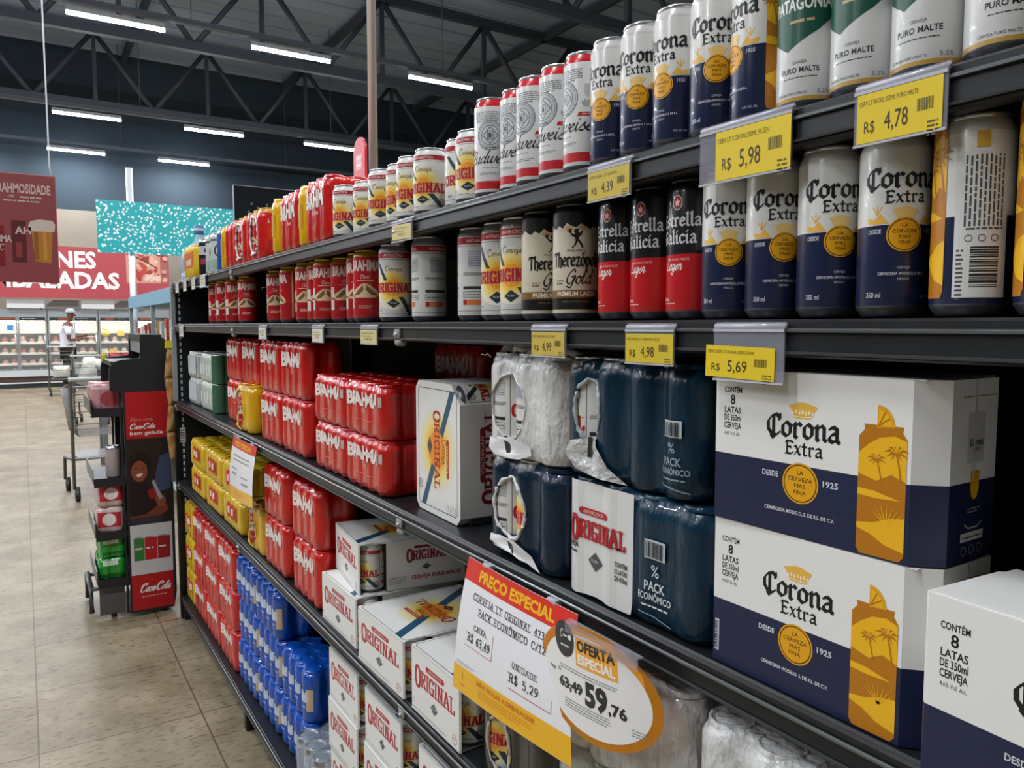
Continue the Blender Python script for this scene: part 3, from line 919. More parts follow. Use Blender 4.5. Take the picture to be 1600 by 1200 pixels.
# ---------------------------------------------------------------- white cartons with an open corner
def sash_face(w, d, word_rot=PI, scale=1.0):
    """printed lid: sun, sash, wordmark inside a black key line; centred on 0,0"""
    A = Art()
    A.frame(-w / 2 + .006, -d / 2 + .006, w / 2 - .006, d / 2 - .006, .0014, ink('#23282d'), 1, ch=.006)
    s = Art(); sun(s, 0, 0, .042 * scale, 0); A.put(s, 0, 0, L=.5)
    sg = -1 if word_rot > 0 else 1
    A.poly([(sg * -w * .40, -d / 2 + .006), (sg * -w * .29, -d / 2 + .006), (sg * w * .42, d / 2 - .006), (sg * w * .31, d / 2 - .006)], ink(TEAL), 1.3)
    s2 = Art(); s2.ell(0, 0, .036 * scale, .036 * scale, ink('#ee931f'), 1.6, 32); A.put(s2)
    wd = .15 * scale
    B = Art()
    original_word(B, 0, -.010 * scale, .021 * scale, wd, 3)
    pill(B, .012, .047 * scale, .075 * scale, .010, ink(ORED), 2)
    B.glyphs('Cerveja', SCRIPT, 0, .024 * scale, .009 * scale, ink('#7a6318'), 2, 'c', (.7, .5), .16, .1, width=.048 * scale)
    diamond(B, -.004, -.032 * scale, .018, .011, 2)
    A.put(B, rot=word_rot)
    return A

def make_original_carton(W=.197, D=.262, H=.124, r=.033):
    kw, kh = W / .197, H / .124
    wh = mat('white_card', CWHITE, .42, bump=(60, .04)); dk = ink('#24211f')
    x0, x1, y0, y1 = -W / 2, W / 2, -D / 2, D / 2
    b = MB()
    nt = .064
    fp = [(x0, y0 + .004), (x0 + .004, y0), (x1 - .003, y0), (x1 - .001, y0 + .004), (x1 - .045, y0 + .0045), (x1 - .045, y0 + nt), (x1, y0 + nt), (x1, y1), (x0, y1)]
    b.prism(fp, .0004, H - .0022, wh, 'z')
    b.prism([(x0, y0 + .004), (x0 + .004, y0), (x1 - .003, y0), (x1 - .001, y0 + .004), (x1 - .004, y0 + .012), (x1 - .004, y0 + nt - .01), (x1, y0 + nt), (x1, y1), (x0, y1)], H - .0022, H, wh, 'z')
    b.prism([(x0, y0), (x1 - .003, y0), (x1 - .006, y0 + nt), (x1, y0 + nt), (x1, y1), (x0, y1)], .0002, .0016, wh, 'z')
    # cut edges round the opening
    b.box((x1 - .0455, y0 + nt - .0006, .002), (x1 + .0003, y0 + nt + .0012, H - .002), dk)
    F0 = Art(); F = Art()
    pill(F, .004, .100, .074, .0105, ink(ORED), 1)
    original_word(F, 0, .0595, .0285, .158, 1)
    diamond(F, .0, .036, .0145, .0115, 1, '#55605f')
    F.dashes(-.088, .05, .009, .0014, ink('#8a8a86'), 1, 3, 2)
    F.dashes(-.09, -.082, .024, .002, ink('#b9b6b0'), 1, 4, 3)
    F.ring(.079, .017, .0085, .0095, .0014, ink(ORED), 1, 24); F.text('17', .079, .013, .008, ink(ORED), 1, width=.008)
    F.rect(-.0965, .1225, .0955, .1232, ink('#9a9c9c'), 1)
    F = F0.put(F, k=kh, kx=kw)
    b.art(F, flat((0, y0, 0), (1, 0, 0), (0, 0, 1)))
    b.art(sash_face(W, D, PI), flat((0, 0, H), (1, 0, 0), (0, 1, 0)))
    Sd = Art()
    L0 = nt + y0
    pill(Sd, L0 + .10, .098, .062, .007, ink('#8f2028'), 1, txt='')
    original_word(Sd, L0 + .10, .068, .0215, .098, 1, '#8f2028')
    diamond(Sd, L0 + .10, .049, .012, .0075, 1, '#3a4045')
    Sd.text('CERVEJA PURO MALTE', L0 + .125, .021, .0095, ink('#b5343a'), 1, width=.125, bold=.03)
    Sd.dashes(L0 + .008, L0 + .05, .030, .0016, ink('#8a8a86'), 1, 3, 5, 2.2)
    b.art(Sd, flat((x1, 0, 0), (0, 1, 0), (0, 0, 1)))
    o = b.build('beer_carton')
    c = spawn('os', can_original_short, o, 'can')
    c.location = (x1 - r - .0012, y0 + .0045 + r, .0018); c.rotation_euler = (0, 0, .55)
    c.scale = (1, 1, min(1, (H - .005) / .122))
    return o

def make_standing_carton():
    """a twelve-can carton set on end, its printed lid facing the aisle"""
    W, D, H = .192, .135, .252
    wh = mat('white_card', CWHITE, .42, bump=(60, .04))
    x0, x1, y0, y1 = -W / 2, W / 2, -D / 2, D / 2
    b = MB()
    c = .014
    side = [(x0 + c, .0004), (x1 - c, .0004), (x1, c), (x1, H - .034), (x1 - .034, H), (x0 + c, H), (x0, H - c), (x0, c)]
    b.prism(side, y0, y1, wh, 'y')
    b.art(sash_face(W - .012, H - .014, -PI / 2, .98), flat((0, y0, H / 2), (1, 0, 0), (0, 0, 1)))
    A2 = Art()
    A2.ring(-.075, -.075, .0085, .0095, .0014, ink('#5a1d24'), 3, 24); A2.text('17', -.075, -.079, .008, ink('#5a1d24'), 3, width=.008)
    for i in range(4):
        A2.dashes(.045 + i * .010, .051 + i * .010, -.098, .0018, ink('#6d7174'), 2, i, 4, 2.4)
    b.art(A2, flat((0, y0, H / 2), (1, 0, 0), (0, 0, 1)))
    Sd = Art()
    pill(Sd, .0, H * .50, .100, .011, ink('#8f2028'), 1, rot=-PI / 2)
    original_word(Sd, .030, H * .48, .026, .17, 1, '#8f2028', rot=PI / 2)
    b.art(Sd, flat((x1, -.022, 0), (0, 1, 0), (0, 0, 1)))
    b.box((x1 - .002, y0 + .02, .001), (x1 + .0012, y1, .012), mat('torn_film', '#2a2d31', .3))
    o = b.build('beer_carton')
    c2 = spawn('os', can_original_short, o, 'can')
    c2.rotation_euler = (-PI / 2, 0, 0)
    c2.location = (x1 - .0345, y0 + .004, H - .0345)
    return o

# ---------------------------------------------------------------- shrink-wrapped packs
def pack_shape(nx, ny, d, valley):
    r = d / 2
    X = [(i - (nx - 1) / 2) * d for i in range(nx)]
    Y = [(i - (ny - 1) / 2) * d for i in range(ny)]
    W, D = nx * d, ny * d
    def dip(t, cs):
        dx = min(abs(t - c) for c in cs)
        return min(r - math.sqrt(max(r * r - dx * dx, 0)), valley)
    def front(u):
        u = max(min(u, X[-1]), X[0]) if abs(u) <= X[-1] + r * .2 else u
        if abs(u) > X[-1]:
            dx = min(abs(u) - X[-1], r * .98)
            return -D / 2 + r - math.sqrt(r * r - dx * dx)
        return -D / 2 + dip(u, X)
    def side(v):
        if abs(v) > Y[-1]:
            dx = min(abs(v) - Y[-1], r * .98)
            return W / 2 - (r - math.sqrt(r * r - dx * dx))
        return W / 2 - dip(v, Y)
    n = 14
    pts = []
    def span(cs):
        return [cs[0] + (cs[-1] - cs[0]) * i / max(1, n * (len(cs) - 1)) for i in range(n * (len(cs) - 1) + 1)]
    def corner(cx, cy, a0):
        return [(cx + r * math.cos(a0 + PI / 2 * i / 5), cy + r * math.sin(a0 + PI / 2 * i / 5)) for i in range(1, 5)]
    for x in span(X): pts.append((x, -D / 2 + dip(x, X)))
    pts += corner(X[-1], Y[0], -PI / 2)
    for y in span(Y): pts.append((W / 2 - dip(y, Y), y))
    pts += corner(X[-1], Y[-1], 0)
    for x in reversed(span(X)): pts.append((x, D / 2 - dip(x, X)))
    pts += corner(X[0], Y[-1], PI / 2)
    for y in reversed(span(Y)): pts.append((-W / 2 + dip(y, Y), y))
    pts += corner(X[0], Y[0], PI)
    q = []
    for p in pts:
        if not q or math.dist(p, q[-1]) > 1e-5:
            q.append(p)
    return X, Y, W, D, front, side, q

def film(name, hexc, rough=.22, coat=.7, bump=(46, .5, .28), alpha=None):
    return mat('film_' + name, hexc, rough, 0, .5, coat=coat, bump=bump, alpha=alpha)

def pack_mesh(nx, ny, d, h, m, valley=.009, jitter=0.0012, seed=1, lids=None):
    """closed bundle outline with shoulders; returns MB plus its surface functions"""
    X, Y, W, D, front, side, C = pack_shape(nx, ny, d, valley)
    rnd = random.Random(seed)
    lv = [(.0006, .16 * d), (.004, .07 * d), (.014, 0.0), (h * .3, 0), (h * .55, 0), (h * .8, 0), (h - .020, 0), (h - .012, .05 * d), (h - .004, .13 * d), (h - .0015, .20 * d)]
    vs, fs = [], []
    n = len(C)
    for k, (z, ins) in enumerate(lv):
        for i, (x, y) in enumerate(C):
            j = rnd.uniform(-1, 1) * jitter if 2 < k < 7 else 0
            fx, fy = 1 - (ins + j) / (W / 2), 1 - (ins + j) / (D / 2)
            vs.append((x * fx, y * fy, z))
    for k in range(len(lv) - 1):
        for i in range(n):
            j = (i + 1) % n
            fs.append((k * n + i, k * n + j, (k + 1) * n + j, (k + 1) * n + i))
    tri = tessellate_polygon([[Vector((x, y, 0)) for x, y in C]])
    fs += [tuple(reversed(t)) for t in tri]
    o = (len(lv) - 1) * n
    fs += [tuple(o + k for k in t) for t in tri]
    b = MB()
    b.add(vs, fs, m, True)
    if lids is not False:
        for x in X:
            for y in Y:
                b.lathe([(d * .40, h - .006), (d * .39, h - .0012), (d * .37, h), (d * .34, h - .0006), (d * .31, h - .0026), (.0001, h - .0022)], lids or m, 20, (x, y, 0), cap=False)
    return b, W, D, front, side

def brahma_front(nx, d, h, small=False):
    A = Art(); w = ink('#f0e4de')
    W = nx * d
    t = h / .118
    A.text('BRAHMA', W * .0, h * .57, h * .235, w, 1, width=W * .74, bold=.055)
    A.glyphs('Chopp', {**SCRIPT, 'h': SCRIPT['k'], 'p': SCRIPT['n']}, W * .02, h * .44, h * .045, ink('#eec4b6'), 1, 'c', (.7, .5), .2, .05, shear=.2, width=W * .13)
    if not small:
        A.rect(W * .40, h * .60, W * .44, h * .78, ink('#d8cdc6'), 1); A.frame(W * .405, h * .61, W * .435, h * .77, .0006, ink('#8a2a2a'), 2)
        A.dashes(-W * .16, W * .2, h * .30, h * .012, ink('#eeb0a6'), 1, 4)
        A.text('12', -W * .42, h * .62, h * .06, ink('#e9a04a'), 1, bold=.03)
    return A

def make_pack(nx, ny, d, h, m, art=None, side_art=None, valley=.0048, seed=1, name='beer_pack', lids=None, step=.006, lift=.0012, jitter=.0009):
    b, W, D, front, side = pack_mesh(nx, ny, d, h, m, valley, jitter, seed, lids)
    if art:
        b.art(art, lambda u, v, dd: (u, front(u) - dd, v), step, lift)
    if side_art:
        b.art(side_art, lambda u, v, dd: (side(u) + dd, u, v), step, lift)
    return b.build(name, fix=False)

def make_brahma_small():   # 4 x 3 short slim cans
    return make_pack(4, 3, .0578, .1175, film('red', '#c91d18'), brahma_front(4, .0578, .1175), seed=3)
def make_brahma_tall():
    return make_pack(4, 2, .0578, .1555, film('red', '#c91d18'), brahma_front(4, .0578, .1555, True), seed=5)

def window_pack(nx, ny, d, h, m, wins, art=None, side_art=None, can_key=None, rim='#dfe0e0', seed=2, valley=.006, name='beer_pack', rots=(0.3, -.4, .2, -.5), rimw=.0026):
    """pack with oval hand holes torn in the film; the cans stand behind them"""
    b, W, D, front, side = pack_mesh(nx, ny, d, h, m, valley, .0009, seed, False)
    me = b.mesh('tmp'); bm = bmesh.new(); bm.from_mesh(me)
    bmesh.ops.remove_doubles(bm, verts=bm.verts, dist=1e-5)
    bmesh.ops.recalc_face_normals(bm, faces=bm.faces); bm.to_mesh(me); bm.free()
    o = bpy.data.objects.new(name, me); COL.objects.link(o)
    cutters = []
    for (u, v, ru, rv, face) in wins:
        cb = MB()
        P = [(u + ru * math.cos(2 * PI * i / 40), v + rv * math.sin(2 * PI * i / 40)) for i in range(40)]
        if face == 'f':
            cb.prism(P, -D / 2 - .02, -D / 2 + .036, m, 'y')
        else:
            cb.prism(P, W / 2 - .036, W / 2 + .02, m, 'x')
        co = cb.build('cut'); cutters.append(co)
        md = o.modifiers.new('b', 'BOOLEAN'); md.operation = 'DIFFERENCE'; md.object = co; md.solver = 'EXACT'
    dg = bpy.context.evaluated_depsgraph_get()
    ev = o.evaluated_get(dg)
    me2 = bpy.data.meshes.new_from_object(ev)
    bpy.data.objects.remove(o)
    for c in cutters: bpy.data.objects.remove(c)
    bm = bmesh.new(); bm.from_mesh(me2)
    b2 = MB(); b2.addbm(bm, m, True)
    for x in (((i - (nx - 1) / 2) * d) for i in range(nx)):
        for y in (((i - (ny - 1) / 2) * d) for i in range(ny)):
            b2.lathe([(d * .40, h - .006), (d * .39, h - .0012), (d * .37, h), (d * .34, h - .0006), (d * .31, h - .0026), (.0001, h - .0022)], m, 20, (x, y, 0), cap=False)
    if art:
        b2.art(art, lambda u, v, dd: (u, front(u) - dd, v), .006, .0012)
    if side_art:
        b2.art(side_art, lambda u, v, dd: (side(u) + dd, u, v), .006, .0012)
    root = b2.build(name, fix=False, auto=35)
    rnd = random.Random(seed)
    rb = MB(); rm = mat('torn_film_' + rim.lstrip('#'), rim, .3, coat=.4, bump=(90, .5))
    for (u, v, ru, rv, face) in wins:
        pts = []
        for i in range(44):
            a = 2 * PI * i / 44
            q = 1 + rnd.uniform(-.03, .05)
            uu, vv = u + ru * q * math.cos(a), v + rv * q * math.sin(a)
            pts.append((uu, front(uu) - .0005, vv) if face == 'f' else (side(uu) + .0005, uu, vv))
        rb.tube(pts, [rimw * rnd.uniform(.5, 1.5) for _ in pts], rm, 6, closed=True)
    rb.build('torn_film_edge', root, fix=False)
    if can_key:
        k = 0
        for (u, v, ru, rv, face) in wins:
            cs = [(i - (nx - 1) / 2) * d for i in range(nx)] if face == 'f' else [(i - (ny - 1) / 2) * d for i in range(ny)]
            for c in cs:
                if abs(c - u) < ru + d * .45:
                    cc = spawn(can_key[0], can_key[1], root, 'can')
                    cc.location = (c, -D / 2 + .033 + .003, .002) if face == 'f' else (W / 2 - .036, c, .002)
                    cc.rotation_euler = (0, 0, rots[k % len(rots)] + (0 if face == 'f' else PI / 2)); k += 1
    return root, front, side
# ================================================================ the shelving
LV = [1.618, 1.426, 1.061, 0.681, 0.115]
LIP, BACK = 0.600, 1.060
FRONT = -PI / 2            # turns a thing's face (local -Y) to the aisle
steel = mat('shelf_steel', '#1b1d20', .38, .25, .5, mott=(9, '#222527'))
steel_edge = mat('shelf_edge', '#6e7274', .3, .6)
backm = mat('back_panel_paint', '#10141c', .55)
slotm = mat('slot_light', '#b9c2c6', .5)
clip_grey = mat('clip_plastic', '#8d908c', .4)

def shelf_bay(i, y0, y1, label, deep):
    root = empty('shelving_unit', (LIP, (y0 + y1) / 2, 0))
    tag(root, label, 'shelving', 'bays of the black shelving run')
    oy = (y0 + y1) / 2
    def P(b, name, par=root):
        return b.build(name, par)
    a, c = y0 - oy + .0006, y1 - oy - .0006
    b = MB(); b.box((BACK - LIP, a, .03), (BACK - LIP + .02, c, LV[0] - .004), backm)
    P(b, 'back_panel')
    for k, z in enumerate(LV):
        b = MB()
        x1 = (1.52 - LIP) if k == 0 and deep else BACK - LIP - .001
        if k < 4:
            b.prism([(.010, z - .0035), (.004, z - .0005), (.001, z - .003), (0, z - .034), (.004, z - .036), (.018, z - .036), (.018, z - .030), (.008, z - .030), (.010, z - .012), (.020, z - .010), (x1, z - .010), (x1, z - .0005), (.012, z - .0005)], a, c, steel)
        else:
            b.prism([(0, z - .001), (.002, z + .0005), (.006, z - .0005), (x1, z - .0005), (x1, z - .012), (.012, z - .012), (.012, z - .028), (0, z - .030)], a, c, steel)
        sh = P(b, 'shelf')
        r = MB()
        r.prism([(-.0035, z - .0105), (-.0015, z - .0090), (0, z - .0105), (0, z - .0125), (-.0035, z - .0125)], a, c, steel_edge)
        r.prism([(-.0035, z - .0310), (-.0010, z - .0300), (0, z - .0320), (-.0030, z - .0330)], a, c, mat('rail_lower', '#4c5052', .35, .5))
        r.build('price_rail', sh)
        if k < 4:
            q = MB()
            for yy in (c - .02,):
                q.tube([(.004, yy - .012, z - .0385), (.004, yy + .012, z - .0385)], .0075, clip_grey, 10)
                q.box((-.004, yy - .011, z - .030), (.004, yy + .013, z - .014), clip_grey, .001)
                q.tube([(-.0045, yy - .004, z - .024), (-.0045, yy + .006, z - .024)], .004, ALU(), 8)
            q.build('shelf_bracket', sh)
    b = MB(); b.box((.06, a, .0), (.075, c, .084), mat('plinth_paint', '#0d0e10', .6)); P(b, 'plinth')
    for yy in (c - .03,):
        b = MB()
        b.box((BACK - LIP - .045, yy, 0.0), (BACK - LIP - .002, yy + .03, LV[0] - .012), mat('upright_paint', '#191b1e', .4, .3))
        for s in range(48):
            b.box((BACK - LIP - .046, yy + .008, .12 + s * .030), (BACK - LIP - .0445, yy + .013, .138 + s * .030), slotm)
        P(b, 'upright')
        b = MB(); b.box((.004, yy - .008, 0), (.060, yy + .029, .075), mat('upright_paint', '#191b1e'), .003); P(b, 'foot')
    return root

BAYS = [(-1.345, .010), (.010, 1.365), (1.365, 2.720), (2.720, 3.930)]
shelf_bay(0, *BAYS[0], 'bay of black steel shelving nearest the viewer, at the right picture edge', False)
shelf_bay(1, *BAYS[1], 'bay of black steel shelving holding the teal packs and white special price sign', False)
shelf_bay(2, *BAYS[2], 'bay of black steel shelving in the middle of the run, stacked with red packs', False)
far_bay = shelf_bay(3, *BAYS[3], 'bay of black steel shelving at the far end of the run, beside the drinks rack', True)
# closing panel of the run with its slotted post
oy = sum(BAYS[3]) / 2
b = MB(); b.box((.012, 3.9305 - oy, .05), (BACK - LIP + .02, 3.948 - oy, 1.60), backm); b.build('end_panel', far_bay)
b = MB(); b.box((-.006, 3.922 - oy, 1.06), (.012, 3.952 - oy, 1.628), mat('post_light', '#a9b0b2', .4, .3)); b.box((-.006, 3.922 - oy, 0), (.012, 3.952 - oy, 1.06), mat('upright_paint', '#191b1e'))
b.build('front_post', far_bay)
b = MB()
for s in range(50):
    b.box((.026, 3.9285 - oy, .12 + s * .030), (.034, 3.9306 - oy, .138 + s * .030), slotm)
b.build('slot_strip', far_bay)
b = MB(); b.box((.0135, 3.9275 - oy, .86), (.040, 3.9300 - oy, .93), ink('#d8d8d4')); 
for s in range(5): b.box((.016, 3.9270 - oy, .868 + s * .012), (.037, 3.9276 - oy, .873 + s * .012), ink('#3a3d40'))
b.build('sticker', far_bay)

# ---------------------------------------------------------------- price tags
clear = mat('clear_holder', '#a6a6b4', .12, 0, .6, alpha=.42)
clear_edge = mat('holder_edge', '#d4d4de', .15, 0, .6, alpha=.8)
def price_tag(Y, Z, w, h, text, label, paper='#e6c81c', lw=.86, off=0.0, top='CERV LT 350ML', drop=.30, tilt=0.0, blank=False):
    """clip-on label holder; hangs from the rail at height Z"""
    root = empty('price_tag', (LIP - .0045, Y, Z), FRONT)
    tag(root, label, 'price tag', 'price tags on the shelf edges')
    b = MB()
    b.prism([(-.0016, -h), (0, -h), (0, -.002), (.003, .004), (.0016, .005), (-.0016, -.001)], -w / 2, w / 2, clear, 'x')
    b.build('holder', root)
    e = MB()
    e.box((-w / 2, -.0026, -h - .0008), (w / 2, -.0002, -h + .001), clear_edge); e.build('holder_rim', root)
    e = MB()
    e.box((-w / 2, -.0026, -.0045), (w / 2, .0004, -.0018), clear_edge); e.tube([(-w / 2, .001, .001), (w / 2, .001, .001)], .0026, clear_edge, 8)
    e.build('rail_clip', root)
    A = Art(); k = ink('#3c3722')
    pw, ph = w * lw, h * (1 - drop)
    A.rect(-pw / 2, 0, pw / 2, ph, ink(paper, .5), 1)
    if not blank:
        A.text(top, -pw * .47, ph * .76, ph * .10, ink('#6b6224'), 2, 'l', width=pw * .70)
        A.text('R$', -pw * .34, ph * .20, ph * .24, k, 2, width=pw * .13)
        A.text(text, -pw * .02, ph * .20, ph * .36, k, 2, width=pw * .28, bold=.0)
        A.bars(pw * .22, ph * .40, pw * .40, ph * .64, ink('#5b5430'), 2, 3)
        A.dashes(pw * .34, pw * .46, ph * .14, ph * .05, ink('#5b5430'), 2, 3, 4)
    else:
        A.dashes(-pw * .4, pw * .3, ph * .7, ph * .12, ink('#a8984a'), 2, 3, 2)
        A.dashes(-pw * .2, pw * .2, ph * .25, ph * .22, ink('#a8984a'), 2, 5)
    l = MB()
    cr, sr = math.cos(tilt), math.sin(tilt)
    l.art(A, lambda u, v, d: (off + u * cr - v * sr, -.0022 - d, -h + .0015 + v * cr + u * sr + abs(sr) * pw / 2), None, .0002)
    l.build('paper_label', root)
    return root

Z1, Z2 = LV[0] - .008, LV[1] - .009
price_tag(.3625, Z1 + .004, .077, .046, '4,78', 'yellow price tag reading R$ 4,78, highest and nearest on the top shelf edge', top='CERV LT PATAG 350ML PURO MALTE', drop=.14, lw=.92)
price_tag(.519, Z1 + .006, .112, .054, '5,98', 'wide yellow price tag reading R$ 5,98 under the upper navy and white cans', top='CERV LT CORON 350ML FILSEN', drop=.12, lw=.80, off=.011)
price_tag(.721, Z1, .080, .040, '4,39', 'dull yellow price tag reading R$ 4,39 on the top shelf edge', '#c9b03a', .95, top='CERVEJA LT 350ML', drop=.16)
price_tag(1.312, Z1, .092, .036, '', 'pale tilted price tag under the short white cans of the top shelf', '#d3c283', .9, drop=.25, blank=True, tilt=-.04)
price_tag(.508, Z2 + .001, .086, .053, '5,69', 'yellow price tag reading R$ 5,69, its paper sliding out of the holder', top='CERV SLEEK CORONA CERO 350ML', drop=.40, lw=1.0, off=-.010, tilt=-.02)
price_tag(.6475, Z2, .080, .041, '4,98', 'yellow price tag reading R$ 4,98 under the black and red cans', '#d6bb2a', .97, top='CERV ESTRELLA LT 473ML PURO MALTE', drop=.20)
price_tag(.8445, Z2, .080, .039, '4,99', 'dull yellow price tag reading R$ 4,99 under the cream and black cans', '#c9ae44', .95, top='CERV THEREZOPOLIS LT 473ML', drop=.20)
price_tag(1.478, Z2, .090, .036, '', 'pale price tag with bright yellow edge under the white cans, middle shelf', '#cfc792', .96, drop=.22, blank=True)
price_tag(1.800, Z2, .085, .038, '', 'white price tag under the red cans, second shelf from the top', '#d8d5c6', .9, drop=.2, blank=True)
price_tag(2.300, Z2, .090, .038, '', 'small white price tag below the last red can of the long row', '#d4d4cc', .9, drop=.2, blank=True)
price_tag(3.670, Z2, .110, .048, '', 'white price tag at the far end of the second shelf', '#d0d2cc', .9, drop=.1, blank=True)
for i, (y, w, t) in enumerate(((3.74, .085, 'white price tag hung first at the far corner of the top shelf'), (3.545, .075, 'white price tag under the black and silver cans, second from the far corner'), (3.35, .075, 'white price tag under the silver cans, third from the far corner'), (3.16, .11, 'large square white price tag under the blue can on the top shelf'))):
    price_tag(y, Z1, w, .045, '', t, '#d6d8d2', .95, drop=.06, blank=True)

# ---------------------------------------------------------------- hanging signs
def special_sign(TL, TR, BL, BR, label, far=False):
    root = empty('price_sign', (TL[0], (TL[1] + TR[1]) / 2, TL[2]))
    tag(root, label, 'price sign', 'white special price signs')
    o = Vector(root.location)
    C = [Vector(p) - o for p in (TL, TR, BL, BR)]
    N = Vector((-1, 0, 0))
    def fn(u, v, d):
        u_, v_ = u / .297, v / .21
        p = (C[2] * (1 - u_) + C[3] * u_) * (1 - v_) + (C[0] * (1 - u_) + C[1] * u_) * v_
        return tuple(p + N * (d + .006 * math.sin(PI * v_) + .004 * math.sin(PI * u_)))
    A = Art(); r, y, w = ink('#d9352b', .3), ink('#eeb41a', .3), ink('#e9e9ec', .3)
    k = ink('#2b2b2e'); rl = ink('#b5444a')
    n = 8
    for i in range(n):
        a, c = i * .21 / n, (i + 1) * .21 / n
        A.rect(0, a, .297, c, w, 0)
    A.rect(0, .176, .297, .2095, r, 1); A.rect(0, .0005, .297, .042, y, 1)
    A.text('PREÇO ESPECIAL', .1485, .1835, .0165, ink('#f0b51e'), 2, width=.205, bold=.045)
    if not far:
        R = lambda t, u, v, h, wd, al='c': A.glyphs(t, ROMAN, u, v, h, k, 2, al, (0, .88), .110, .20, width=wd, serif=.06)
        R('CERVEJA LT ORIGINAL 473 ML', .150, .153, .0105, .222)
        R('PACK ECONÔMICO C/12', .150, .1335, .0105, .178)
        R('CAIXA', .072, .109, .0085, .037)
        R('R$ 63,49', .071, .0885, .0125, .068)
        A.line([(.030, .080), (.112, .080)], .0009, rl, 2); A.line([(.112, .080), (.112, .118)], .0011, rl, 2)
        R('UNIDADE', .196, .0905, .0085, .060)
        R('R$ 5,29', .196, .0685, .0130, .068)
        A.line([(.160, .058), (.258, .058)], .0011, rl, 2); A.line([(.258, .058), (.258, .122)], .0009, rl, 2)
        o_ = ink('#cf6a1c')
        A.text('NÃO VIOLAR A EMBALAGEM!', .1485, .0285, .0075, o_, 2, width=.150, bold=.02)
        A.dashes(.080, .215, .0215, .0028, ink('#d8901c'), 2, 5, 3)
        A.text('1', .030, .022, .012, o_, 2); A.dashes(.024, .040, .012, .003, o_, 2, 1)
        A.dashes(.010, .07, .048, .0016, ink('#a9a9ac'), 2, 2, 2)
    else:
        g = ink('#8d8f94')
        A.dashes(.05, .25, .150, .006, g, 2, 3, 2, 2.4); A.dashes(.04, .11, .105, .006, g, 2, 4); A.dashes(.045, .105, .086, .010, g, 2, 5)
        A.dashes(.17, .24, .085, .006, g, 2, 6); A.dashes(.175, .25, .062, .010, g, 2, 7); A.dashes(.08, .21, .024, .005, ink('#d8901c'), 2, 5, 2)
    b = MB()
    b.art(A, fn, .012, .00025)
    b.build('printed_sheet', root, fix=False)
    for t in (.2, .8):
        p = C[0].lerp(C[1], t); c = MB()
        c.box((p.x - .003, p.y - .010, p.z - .004), (p.x + .008, p.y + .010, p.z + .003), clear_edge, .001)
        c.build('hanging_clip', root)
    return root

special_sign((.5925, 1.060, 1.049), (.5925, .772, 1.046), (.565, 1.067, .837), (.565, .748, .860), 'white special price sheet with red heading and yellow foot, hanging beside the oval offer sign')
special_sign((.5925, 2.700, 1.046), (.5925, 2.392, 1.046), (.572, 2.690, .842), (.570, 2.372, .862), 'white special price sheet with red heading hanging far along the shelf among yellow packs', True)

# oval offer sign
root = empty('offer_sign', (.578, .715, .981), FRONT)
tag(root, 'oval white offer sign with orange rim showing 59,76 and a round black emblem', 'price sign')
rot = math.radians(5.5)
A = Art(); og = ink('#f0a028', .3); w = ink('#eceae8', .3)
for s in range(2):
    A.ell(0, 0, .112, .0665, og, 0, 64)
A.ell(-.001, -.002, .099, .0565, w, 1, 64)
A.poly([(-.028, .060), (.060, .056), (.088, .036), (.090, .020), (.055, .018), (-.028, .022)], og, .8)
k = ink('#26272a')
A.ell(-.046, .043, .0215, .0215, k, 3, 36)
A.glyphs('C', SCRIPT, -.052, .044, .0052, ink('#d8d8d4'), 4, 'c', (.7, .5), .18, .02, shear=.2)
A.dashes(-.048, -.036, .046, .003, ink('#d8d8d4'), 4, 2); A.dashes(-.054, -.036, .034, .003, ink('#d8d8d4'), 4, 6)
A.rect(-.036, .044, -.030, .050, ink('#e8e6e0'), 4)
A.poly([(-.022, .0515), (.052, .0515), (.052, .0175), (-.022, .0175)], ink('#f3ab3c'), 2)
A.text('OFERTA', .015, .0365, .0120, k, 3, width=.068, bold=.04)
A.text('ESPECIAL', .015, .0215, .0105, ink('#f6f0e4'), 3, width=.066, bold=.045)
A.text('63,49', -.036, -.0155, .0120, k, 3, width=.049, bold=.04)
A.line([(-.062, -.0105), (-.012, -.0095)], .0016, k, 4)
A.text('59', .013, -.023, .026, k, 3, width=.040, bold=.045)
A.text(',76', .048, -.0215, .0125, k, 3, width=.029, bold=.035)
A.text('Preço', -.076, -.0005, .0045, k, 3, width=.013, bold=.02); A.text('R$', -.060, .0015, .004, k, 3)
A.dashes(-.058, .05, .0095, .0018, ink('#8a8a8e'), 2, 3, 2); A.dashes(-.05, .035, -.029, .0018, ink('#8a8a8e'), 2, 5, 4)
A.dashes(.068, .088, -.029, .0018, ink('#8a8a8e'), 2, 5, 3)
b = MB()
B = Art(); B.put(A, rot=rot, k=1.06)
b.art(B, lambda u, v, d: (u, -.0012 - d - .012 * (1 - (u / .115) ** 2), v), .010, .0002)
b.build('printed_oval', root, fix=False)
b = MB(); b.box((-.048, -.0145, .052), (.088, -.0115, .066), mat('clear_strip', '#b4b4c0', .12, alpha=.30), .001)
b.box((-.048, -.0125, .0655), (.088, -.004, .0672), mat('clear_strip', '#b4b4c0', .12, alpha=.30))
b.build('hanging_clip', root)
# ================================================================ goods on the shelves
def face(x, y, turn=0.0):
    """turn a can so that its label looks at the aisle; positive = label slides to the viewer's right"""
    return math.atan2(-x, y) + turn

def can_row(key, maker, Z, items, labels, group, cat='can'):
    for (Y, X, t), lb in zip(items, labels):
        place(key, maker, (X, Y, Z), math.atan2(-X, Y) + t, lb, cat, group)

T1, T2, T3, T4, T5 = [z + .0008 for z in LV]

